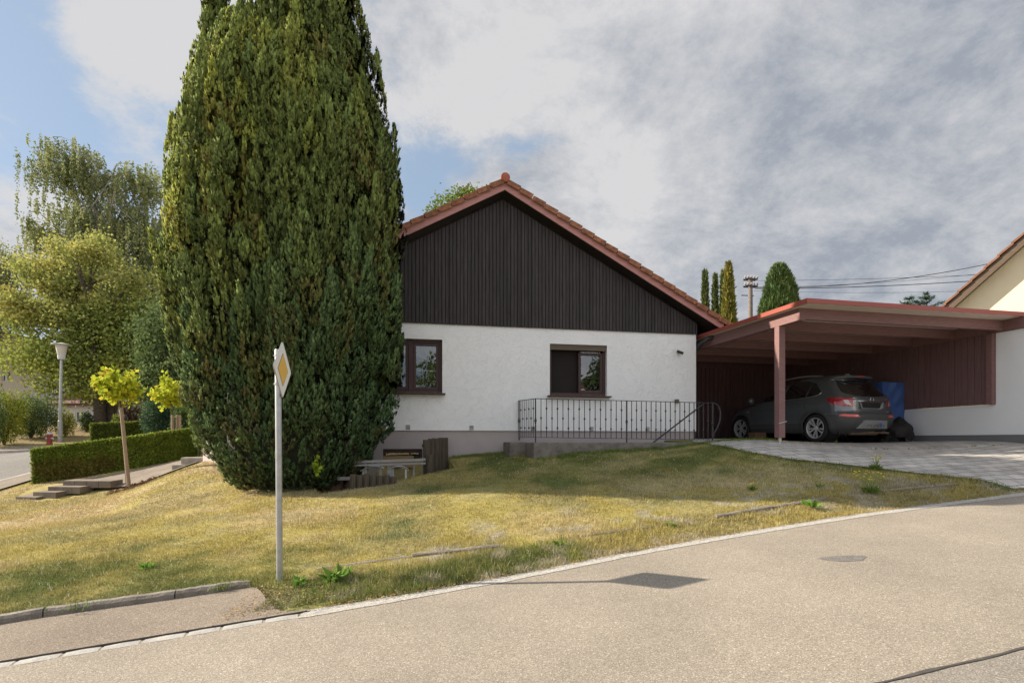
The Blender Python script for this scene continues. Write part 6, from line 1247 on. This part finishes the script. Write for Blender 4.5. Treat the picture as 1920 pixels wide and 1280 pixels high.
# ------------------------------------------------------------------ the car (local: x right, y forward, z up; y = 0 at the rear bumper)
def car():
    Lc = 4.275; yr_, yf_ = .83, .83+2.555
    rw = Vector((7.27+.10, 13.36+.03)); hd = R(18.2); fwd = Vector((-math.sin(hd), math.cos(hd))); rgt = Vector((math.cos(hd), math.sin(hd)))
    o2 = rw + rgt*.80 - fwd*yr_                    # centre line at the rear bumper
    zg = h(rw.x, rw.y)+.012; t = thing('car', (o2.x, o2.y, CZ-.062), hd, 'dark grey compact crossover car parked under the carport, seen from behind', 'car')
    t.rotation_euler = (R(.9), 0, hd)
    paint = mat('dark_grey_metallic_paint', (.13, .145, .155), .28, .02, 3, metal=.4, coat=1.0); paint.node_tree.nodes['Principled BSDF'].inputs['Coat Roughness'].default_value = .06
    plas = mat('dark_car_plastic', (.065, .066, .068), .6, .08, 6); chrome = mat('chrome', (.75, .75, .76), .15, 0, metal=1); rub = mat('tyre_rubber', (.018, .017, .016), .85, .2, 9); alloy = mat('alloy_wheel', (.62, .62, .63), .35, .05, metal=.35)
    dglass = mat('tinted_car_glass', (.008, .009, .010), .04, 0, spec=.9, coat=1); red = mat('red_tail_lamp', (.38, .015, .02), .18, 0, coat=1); red2 = mat('red_reflector', (.75, .06, .04), .3, 0, coat=1); clr = mat('clear_lamp_lens', (.60, .50, .50), .15, 0, coat=1); silver = mat('silver_skid_plate', (.42, .42, .43), .4, .05, metal=.4); blk = mat('black_plate_blank', (.006, .006, .007), .5, 0); rust = mat('rusty_exhaust', (.20, .14, .10), .6, .3, 12, metal=.4)
    ip = lambda pts: (lambda z: np.interp(z, [p[0] for p in pts], [p[1] for p in pts]))
    def sm(pts, z):                                 # smooth interpolation through profile points
        xs = np.array([p[0] for p in pts]); ys = np.array([p[1] for p in pts]); m_ = np.gradient(ys, xs); i = np.clip(np.searchsorted(xs, z)-1, 0, len(xs)-2); hh = xs[i+1]-xs[i]; u = np.clip((z-xs[i])/hh, 0, 1)
        return ys[i]*(2*u**3-3*u**2+1)+m_[i]*hh*(u**3-2*u**2+u)+ys[i+1]*(-2*u**3+3*u**2)+m_[i+1]*hh*(u**3-u**2)
    rear = [(.22, .22), (.32, .10), (.42, .03), (.55, .0), (.66, .01), (.72, .055), (.80, .075), (.92, .085), (1.02, .10), (1.10, .155), (1.2, .25), (1.32, .36), (1.42, .44), (1.50, .485), (1.535, .40), (1.57, .38), (1.60, .44), (1.625, .75), (1.645, 1.4)]
    front = [(.22, 4.05), (.35, 4.2), (.5, 4.26), (.7, 4.2), (.82, 4.05), (.92, 3.75), (.99, 3.40), (1.04, 3.14), (1.15, 2.93), (1.3, 2.65), (1.42, 2.40), (1.52, 2.12), (1.59, 1.80), (1.625, 1.6), (1.645, 1.5)]
    half = [(.22, .80), (.30, .855), (.45, .885), (.62, .888), (.78, .885), (.90, .872), (.98, .855), (1.03, .832), (1.08, .80), (1.2, .755), (1.35, .695), (1.46, .640), (1.53, .590), (1.58, .53), (1.615, .44), (1.635, .30), (1.645, .15)]
    zs = np.unique(np.r_[np.linspace(.22, 1.50, 110), np.linspace(1.50, 1.645, 26)])
    na_, ns, nf = 44, 170, 26
    def ring(z):
        r, f_, w = float(sm(rear, z)), float(sm(front, z)), float(sm(half, z)); Rr = min(.46 if z < 1.04 else .30, (f_-r)*.3); Rf = min(.95 if z < 1.0 else .55, (f_-r)*.45); pts = []
        e = 2/2.9; al = np.linspace(0, math.pi/2, na_)
        pts += [(-w*math.sin(a)**e, r+Rr*(1-math.cos(a)**e)) for a in al]
        ys = np.linspace(r+Rr, f_-Rf, ns+2)[1:-1]; pts += [(-w, y) for y in ys]
        e2 = 2/2.3; al = np.linspace(math.pi/2, 0, nf); pts += [(-w*math.sin(a)**e2, f_-Rf*(1-max(0, math.cos(a))**e2)) for a in al]
        return np.array(pts)
    G = np.array([np.c_[ring(z), np.full(na_+ns+nf, z)] for z in zs])          # rows by z, columns along the left side from rear centre to nose
    # side sculpting: shoulder line, concave doors, flared arches
    X, Y, Z = G[..., 0], G[..., 1], G[..., 2]
    body = sstep(.25, .6, Y)*sstep(4.0, 3.5, Y); dz = np.exp(-((Z-.66-.05*(3-Y))**2)/.012)*.022*body*sstep(.45, .7, -X); X += dz
    X -= np.exp(-((Z-.905+.035*(Y-1.2))**2)/.0011)*.012*body*sstep(.6, .8, -X)
    for yc in (yr_, yf_): d = np.hypot(Y-yc, Z-.34); X -= .022*np.exp(-((d-.41)/.07)**2)*sstep(.6, .8, -X)
    # tailgate: recess for the plate
    rec = sstep(.36, .33, -X)*sstep(.775, .795, Z)*sstep(.955, .935, Z)*(Y < .5); Y += .028*rec
    def region(fn):
        c = (G[:-1, :-1]+G[1:, :-1]+G[1:, 1:]+G[:-1, 1:])/4; return fn(c[..., 0], c[..., 1], c[..., 2])
    pin = lambda a, b, poly: inpoly(a, b, poly)
    side_win = [(3.05, 1.02), (2.10, 1.055), (1.20, 1.095), (.86, 1.15), (.78, 1.19), (1.02, 1.43), (1.30, 1.51), (1.8, 1.54), (2.10, 1.53), (2.45, 1.375), (2.88, 1.15)]
    def c_all(x, y, z):
        reg = np.zeros(x.shape, int)
        reg[(z < .40)] = 1                                                        # lower plastic
        reg[(y < 1.2) & (z < .655) & (z >= .40) & (y < .62)] = 1
        for yc in (yr_, yf_): reg[(np.hypot(y-yc, z-.34) < .425) & (x < -.6)] = 1
        reg[(z < .455) & (x < -.5)] = 1
        sw = pin(y, z, side_win) & (x < -.45); reg[sw] = 2
        for a, b in (((2.02, 1.07), (1.86, 1.53)),):                             # B pillar
            xa = a[0]+(z-a[1])/(b[1]-a[1])*(b[0]-a[0]); reg[sw & (np.abs(y-xa) < .055)] = 5
        xa = 1.16+(z-1.12)/(1.45-1.12)*(-.02)+.10*(z-1.12); reg[sw & (np.abs(y-(1.22-(z-1.12)*.25)) < .018)] = 5
        reg[sw & (np.abs(y-(2.66-(z-1.1)*.1)) < .016)] = 5
        rwn = pin(-x, z, [(-.1, 1.075), (.40, 1.085), (.63, 1.15), (.66, 1.20), (.60, 1.36), (.535, 1.505), (-.1, 1.52)]) & (y < .62); reg[rwn] = 3
        wnd = (y > 2.2) & (z > 1.06) & (z < 1.50) & (x > -.60+.0*(z)) & (reg == 0) & (y > 2.0+0*z) & (x > -(.74-(z-1.06)*.42)); reg[wnd & (y > np.interp(z, [1.06, 1.5], [2.95, 2.1]))] = 3
        lamp = pin(y-x*0, z, [(-.2, .835), (.20, .84), (.36, .88), (.52, .965), (.60, 1.045), (.30, 1.055), (.12, 1.04), (-.2, 1.03)]) & (x < -.52); reg[lamp & (reg != 2)] = 4
        lens = pin(-x, z, [(.56, .865), (.60, .865), (.70, .90), (.72, 1.0), (.64, 1.0)]) & (y < .3) ; reg[lens & lamp] = 6
        refl = pin(-x, z, [(.44, .60), (.47, .655), (.80, .662), (.84, .625), (.74, .60)]) & (y < .34); reg[refl] = 7
        hole = np.zeros(x.shape, bool)
        for yc in (yr_, yf_): hole |= (np.hypot(y-yc, z-.34) < .368) & (x < -.55)
        reg[hole] = -1
        return reg
    reg = region(c_all); nzr, nc = reg.shape; K = G.shape[1]
    ii = (np.arange(nzr)[:, None]*K+np.arange(nc)[None, :]); quads = np.stack([ii, ii+K, ii+K+1, ii+1], -1)
    Vl = G.reshape(-1, 3); Vr = Vl*np.array((-1, 1, 1)); n0 = len(Vl); V2 = np.r_[Vl, Vr]
    def part(code, name, m, off=0, parent=t, sides=(0, 1)):
        fs = []
        q = quads[reg == code]
        if 0 in sides: fs.append(q)
        if 1 in sides: fs.append(q[:, ::-1]+n0)
        fs = np.concatenate(fs); used, inv = np.unique(fs, return_inverse=True)
        return npmesh(name, V2[used], inv.reshape(-1, 4), m, parent, None, True)
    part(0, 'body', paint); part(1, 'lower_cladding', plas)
    reg[(reg == 5) & (((G[:-1, :-1]+G[1:, 1:])/2)[..., 1] > 2.3)] = 8; reg[(reg == 5) & (((G[:-1, :-1]+G[1:, 1:])/2)[..., 1] < 1.5)] = 9
    for sd in (0, 1): part(2, 'side_window', dglass, sides=(sd,)); part(5, 'window_pillar', plas, sides=(sd,)); part(8, 'window_pillar', plas, sides=(sd,)); part(9, 'window_pillar', plas, sides=(sd,)); o = part(4, 'tail_lamp', red, sides=(sd,)); part(6, 'lens', clr, parent=o, sides=(sd,)); part(7, 'rear_reflector', red2, sides=(sd,))
    # rear and front glass share a code: split by y
    cmid = (G[:-1, :-1]+G[1:, 1:])/2; sel = reg == 3
    for nm, cond in (('rear_window', cmid[..., 1] < 1.2), ('windscreen', cmid[..., 1] >= 1.2)):
        q = quads[sel & cond]; fs = np.concatenate([q, q[:, ::-1]+n0]); used, inv = np.unique(fs, return_inverse=True); npmesh(nm, V2[used], inv.reshape(-1, 4), dglass, t, None, True)
    # roof lid, underbody, wheel wells
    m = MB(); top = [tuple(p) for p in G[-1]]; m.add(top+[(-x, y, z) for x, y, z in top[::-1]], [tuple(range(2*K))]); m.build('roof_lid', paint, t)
    m = MB(); m.box(-.74, .74, .30, 3.95, .20, .27); m.box(-.52, .52, .3, 4.0, .27, .75); m.box(-.78, .78, 1.3, 2.9, .2, .5); m.build('underbody', rub, t)
    def prj(y, z):                                  # surface x of the left side at (y, z)
        k = int(np.clip(np.searchsorted(zs, z), 1, len(zs)-1)); row = G[k]; return float(np.interp(y, row[:, 1][na_//2:], row[:, 0][na_//2:]))
    def rearY(x, z): k = int(np.clip(np.searchsorted(zs, z), 1, len(zs)-1)); row = G[k][:na_]; return float(np.interp(abs(x), -row[:, 0], row[:, 1]))
    # wheels
    for yc in (yr_, yf_):
        for sx in (-1, 1):
            w = bpy.data.objects.new('wheel', None); COL.objects.link(w); w.parent = t; w.location = (sx*.80, yc, .340); w.rotation_euler = (R(14 if yc > 2 else 0), 0, 0 if sx < 0 else math.pi)
            m = MB(); m.lathe([(.245, -.098), (.262, -.108), (.31, -.110), (.330, -.098), (.339, -.07), (.340, 0), (.339, .07), (.328, .10), (.30, .11), (.245, .10)], 48, axis='x'); m.build('tyre', rub, w, smooth=True)
            m = MB(); m.lathe([(.255, -.10), (.246, -.106), (.236, -.100), (.225, -.06), (.222, .08)], 40, axis='x')
            for k in range(10):
                a = 2*math.pi*k/10+(0.10 if k % 2 else -.10); da = .050; a2 = a
                vs = []
                for rr_, wd_, xo in ((.045, .020, -.065), (.12, .026, -.085), (.232, .040, -.097)):
                    cdir = Vector((0, math.cos(a2), math.sin(a2))); tdir = Vector((0, -math.sin(a2), math.cos(a2)))
                    vs += [cdir*rr_-tdir*wd_*.5+Vector((xo, 0, 0)), cdir*rr_+tdir*wd_*.5+Vector((xo, 0, 0)), cdir*rr_+tdir*wd_*.35+Vector((xo+.035, 0, 0)), cdir*rr_-tdir*wd_*.35+Vector((xo+.035, 0, 0))]
                m.add(vs, [(4*j+k_, 4*j+(k_+1) % 4, 4*j+4+(k_+1) % 4, 4*j+4+k_) for j in range(2) for k_ in range(4)])
            m.lathe([(.052, -.04), (.052, -.072), (.03, -.082), (0, -.084)], 16, axis='x'); m.build('rim', alloy, w)
            m = MB(); m.lathe([(.236, -.015), (.10, -.01), (0, -.01)], 24, axis='x'); m.build('brake_disc', blk, w)
            m = MB(); m.lathe([(.385, -.05), (.385, .28), (.0, .28)], 32, Matrix.Translation((w.location.x*0, 0, 0)), axis='x'); oo = m.build('wheel_well', blk, w)
    # wheel well lies still: rotate back not needed, it is a surface of revolution
    # trim
    m = MB(); pts = [(prj(y, z)-.004, y, z) for y, z in [(3.05, 1.012), (2.5, 1.034), (2.1, 1.048), (1.6, 1.07), (1.2, 1.087), (.95, 1.12), (.83, 1.155), (.78, 1.19)]]
    for a, b in zip(pts[:-1], pts[1:]): m.bar(a, b, .008, .014)
    m.build('window_trim', chrome, t)
    for sx in (-1, 1):
        m = MB(); pp = [(sx*(.545-.015*math.sin(u*3)), .95+1.35*u, 1.60+.045*math.sin(math.pi*min(1, u*1.0))+.012-.02*u) for u in np.linspace(0, 1, 9)]; m.tube(pp, [.010]+[.016]*7+[.010], 8); m.build('roof_rail', silver, t, smooth=True)
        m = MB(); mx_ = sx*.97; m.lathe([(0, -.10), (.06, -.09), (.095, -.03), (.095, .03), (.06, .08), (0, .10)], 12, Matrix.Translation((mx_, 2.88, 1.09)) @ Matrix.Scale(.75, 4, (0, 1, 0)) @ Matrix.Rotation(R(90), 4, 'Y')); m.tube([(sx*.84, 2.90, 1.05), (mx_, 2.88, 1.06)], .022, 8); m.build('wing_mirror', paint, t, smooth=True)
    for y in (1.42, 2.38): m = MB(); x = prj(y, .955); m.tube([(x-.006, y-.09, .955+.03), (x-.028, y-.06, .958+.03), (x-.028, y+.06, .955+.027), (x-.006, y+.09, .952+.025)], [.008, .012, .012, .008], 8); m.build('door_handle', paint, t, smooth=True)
    m = MB(); 
    for y, z0_, z1_ in ((1.98, .47, 1.04), (2.98, .47, 1.0), (1.17, .80, 1.09)): pts = [(prj(y+.10*(.9-z)*(1 if y < 1.5 else 0), z)-.0015, y+.10*(.9-z)*(1 if y < 1.5 else 0), z) for z in np.linspace(z0_, z1_, 12)]; [m.bar(a, b, .006, .004, (1, 0, 0)) for a, b in zip(pts[:-1], pts[1:])]
    m.build('door_gap', blk, t)
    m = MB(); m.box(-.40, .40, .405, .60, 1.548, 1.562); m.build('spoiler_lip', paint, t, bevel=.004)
    m = MB(); m.cbox((0, .385, 1.575), (.20, .03, .02)); m.build('third_brake_light', red2, t, bevel=.004)
    m = MB(); m.lathe([(.0, .0), (.05, .0), (.035, .03), (.0, .045)], 12, Matrix.Translation((0, .75, 1.622)) @ Matrix.Scale(1.6, 4, (0, 1, 0))); m.build('antenna_base', alloy, t, smooth=True)
    m = MB(); m.tube([(0, .73, 1.64), (0, .42, 1.90)], [.006, .0035], 6); m.build('antenna', chrome, t)
    # tailgate: chrome bar, badge, plate, lettering, wiper, skid plate, tow bar, exhaust
    yb = lambda x, z: rearY(x, z)-.006
    m = MB(); n = 12; xs_ = np.linspace(-.43, .43, n)
    for a, b in zip(xs_[:-1], xs_[1:]): m.bar((a, yb(a, .975)-.008, .965), (b, yb(b, .975)-.008, .965), .024, .028)
    m.build('chrome_bar', chrome, t)
    m = MB(); 
    for a, b in (((-.36, .95), (-.27, .79)), ((-.27, .79), (.27, .79)), ((.27, .79), (.36, .95))): m.bar((a[0], rearY(a[0], a[1])-.006, a[1]), (b[0], rearY(b[0], b[1])-.006, b[1]), .012, .022)
    m.build('plate_surround', silver, t)
    m = MB(); m.box(-.26, .26, .085, .100, .815, .925); m.build('number_plate', blk, t, bevel=.003)
    bd = bpy.data.objects.new('badge', None); COL.objects.link(bd); bd.parent = t; bd.location = (0, rearY(0, 1.01)-.012, 1.005)
    m = MB(); R_, r_ = .048, .006; vs = []; na2, nb2 = 28, 8
    for i in range(na2):
        a = 2*math.pi*i/na2
        for j in range(nb2): b = 2*math.pi*j/nb2; vs.append(((R_+r_*math.cos(b))*math.cos(a), r_*math.sin(b), (R_+r_*math.cos(b))*math.sin(a)))
    m.add(vs, [(i*nb2+j, i*nb2+(j+1) % nb2, ((i+1) % na2)*nb2+(j+1) % nb2, ((i+1) % na2)*nb2+j) for i in range(na2) for j in range(nb2)]); m.build('ring', chrome, bd, smooth=True)
    m = MB(); m.prism([(-.058, .012), (-.005, .012), (-.012, -.004), (.058, -.012), (.005, -.012), (.012, .004)], -.004, .002); m.build('flash', chrome, bd)
    def text(s_, x, z, size, nm='lettering'):
        cu = bpy.data.curves.new('text', 'FONT'); cu.body = s_; cu.size = size; cu.extrude = .002; cu.align_x = 'LEFT'; tmp = bpy.data.objects.new('tmp', cu); COL.objects.link(tmp)
        me = bpy.data.meshes.new_from_object(tmp.evaluated_get(bpy.context.evaluated_depsgraph_get())); bpy.data.objects.remove(tmp); o = link(nm, me, chrome, t); o.location = (x, rearY(x+.12*(1 if x > 0 else 1), z)-.006, z); o.rotation_euler = (R(90), 0, 0); return o
    text('MOKKA X', -.58, .705, .045); text('TURBO', .40, .71, .038)
    m = MB(); m.tube([(0, rearY(0, 1.09)-.02, 1.10), (-.10, rearY(.1, 1.12)-.02, 1.125), (-.34, rearY(.34, 1.14)-.012, 1.13)], [.012, .009, .006], 6); m.build('rear_wiper', blk, t)
    m = MB(); pr = [(-.46, .33), (-.34, .52), (.34, .52), (.46, .33)]
    vs = [(x, rearY(x, z)-.050, z) for x, z in pr]+[(x, rearY(x, z)+.03, z) for x, z in pr]; m.add(vs, [(0, 1, 2, 3), (0, 4, 5, 1), (1, 5, 6, 2), (2, 6, 7, 3), (3, 7, 4, 0)]); m.build('skid_plate', silver, t, bevel=.006)
    m = MB()
    for xc in (-.2, .0, .2): m.tube([(xc-.07, -.012, .375), (xc-.04, -.030, .41), (xc+.04, -.030, .41), (xc+.07, -.012, .375)], .006, 6)
    m.build('skid_grooves', plas, t)
    m = MB(); m.cbox((.12, -.05, .415), (.05, .03, .09)); m.build('tow_socket', M['blue'], t, bevel=.01)
    m = MB(); m.tube([(.12, .10, .27), (.12, -.06, .27), (.12, -.09, .31)], .016, 8); m.build('tow_bar', blk, t, smooth=True)
    m = MB(); m.tube([(-.45, .30, .255), (.30, .22, .25)], .075, 12); m.tube([(.30, .24, .25), (.42, .12, .235), (.46, .02, .23)], .028, 10); m.build('exhaust', rust, t, smooth=True)
    m = MB(); m.box(-.10, .14, -.0, .0015, .0, .0); 
    x = prj(3.62, .80)
    m = MB(); m.cbox((prj(3.0, .80)-.004+.0, 3.10, .80), (.012, .07, .022)); m.build('side_indicator', clr, t, bevel=.003)
car()

def carport_things():
    def G(px, py, Y): q = P(px, py, Y); return q
    # tall thing under a blue tarpaulin
    b = G(1655, 826, 14.3); t = thing('tarpaulin_stack', (b.x, b.y, CZ-.03), CPT.a, 'tall stack wrapped in a blue tarpaulin behind the car', 'tarpaulin'); n, k = 22, 26; zt = (825-722)/F*14.3+.05; V = []; wd, dp = .52, .5
    def fold(u, v, sd): return .018*math.sin(u*9+v*4+sd)+.012*math.sin(u*21-v*13+sd*2)+.02*math.sin(v*7-u*6+sd)*(1-v)
    m = MB()
    for sd, (ax, ay, bx, by) in enumerate([(-wd, -dp, wd, -dp), (wd, -dp, wd, dp), (wd, dp, -wd, dp), (-wd, dp, -wd, -dp)]):
        nrm = Vector((by-ay, ax-bx, 0)).normalized(); vs = []
        for j in range(k+1):
            for i in range(n+1): u, v = i/n, j/k; q = Vector((ax+(bx-ax)*u, ay+(by-ay)*u, .45+(zt-.45)*v))+nrm*fold(u, v, sd)*(4*u*(1-u))**.3; vs.append(tuple(q))
        m.add(vs, [(j*(n+1)+i, j*(n+1)+i+1, (j+1)*(n+1)+i+1, (j+1)*(n+1)+i) for j in range(k) for i in range(n)])
    m.box(-wd, wd, -dp, dp, zt-.01, zt+.003); m.build('tarpaulin', M['blue'], t, smooth=True)
    m = MB(); [m.box(x-.05, x+.05, y-.05, y+.05, 0, .5) for x in (-.42, .42) for y in (-.4, .4)]; m.box(-.48, .48, -.46, .46, .4, .46); m.build('trestle', M['greywood'], t)
    # barbecue under a black cover, slumped
    b = G(1684, 829, 13.3); t = thing('covered_barbecue', (b.x, b.y, CZ-.055), CPT.a, 'slumped black fabric cover over a low barbecue beside the car', 'barbecue cover'); m = MB(); nr_, na2 = 16, 30; vs = []
    for j in range(nr_+1):
        v = j/nr_; z = .12+.45*v; r = (.25+.05*math.sin(v*5))*(1-max(0, v-.55)**2*3.6)
        for i in range(na2): a = 2*math.pi*i/na2; rr_ = r*(1+.08*math.sin(a*5+v*6)+.05*math.sin(a*9-v*4)); vs.append((rr_*math.cos(a)*1.05+.10*v*(1-v)-.02, rr_*math.sin(a), z-.10*(1-v)*max(0, math.sin(a*2.5+1))-.10*v*math.cos(a)*-1*v*.6))
    m.add(vs, [(j*na2+i, j*na2+(i+1) % na2, (j+1)*na2+(i+1) % na2, (j+1)*na2+i) for j in range(nr_) for i in range(na2)]+[tuple(range(nr_*na2, (nr_+1)*na2))]); m.build('cover', M['black'], t, smooth=True)
    for a in (.6, 2.6, 4.7): m = MB(); m.tube([(.16*math.cos(a), .16*math.sin(a), .2), (.24*math.cos(a), .24*math.sin(a), -.0)], .016, 6); m.build('leg', M['iron'], t)
    # small things on the paving under the car
    q = G(1564, 829, 13.6); m = MB(); m.prism([(-.07, 0), (.07, 0), (.045, .14), (-.045, .14)], -.04, .04); o = m.build('yellow_chock', M['yellow'], None, bevel=.008); o.location = (q.x, q.y, CZ-.05); o.rotation_euler = (0, 0, .2); tag(o, 'small yellow block on the paving under the car', 'wheel chock')
    b = G(1420, 826, 14.9); m = MB(); m.cbox((0, 0, .12), (.36, .25, .24)); o = m.build('cardboard_box', mat('brown_cardboard', (.16, .09, .05), .8), None, bevel=.006); o.location = (b.x, b.y, CZ-.03); o.rotation_euler = (0, 0, .3); tag(o, 'low brown box on the ground behind the front wheel', 'box')
    # leaves on the paving
    rg = np.random.default_rng(91); n = 90; pts = []
    for k in range(n):
        px, py, Y = [(rg.uniform(1380, 1560), rg.uniform(829, 842), 11.6), (rg.uniform(1560, 1900), rg.uniform(833, 862), 11.2)][k % 2]; q = P(px, py, Y); pts.append((q.x, q.y))
    pts = np.array(pts); z = Hn(pts[:, 0], pts[:, 1])+.018; D = norm(rg.normal(size=(n, 3))*(1, 1, .15)); V_, F_ = leaf_quads(np.c_[pts, z], D, .03+.035*rg.random(n), .6, rg)
    tag(npmesh('fallen_leaves', V_, F_, M['leaf'], None, np.repeat(np.array((.45, .36, .06))*(.5+.7*rg.random((n, 1))), 4, 0)), 'scattered yellow fallen leaves on the driveway', 'leaves', kind='stuff')
carport_things()
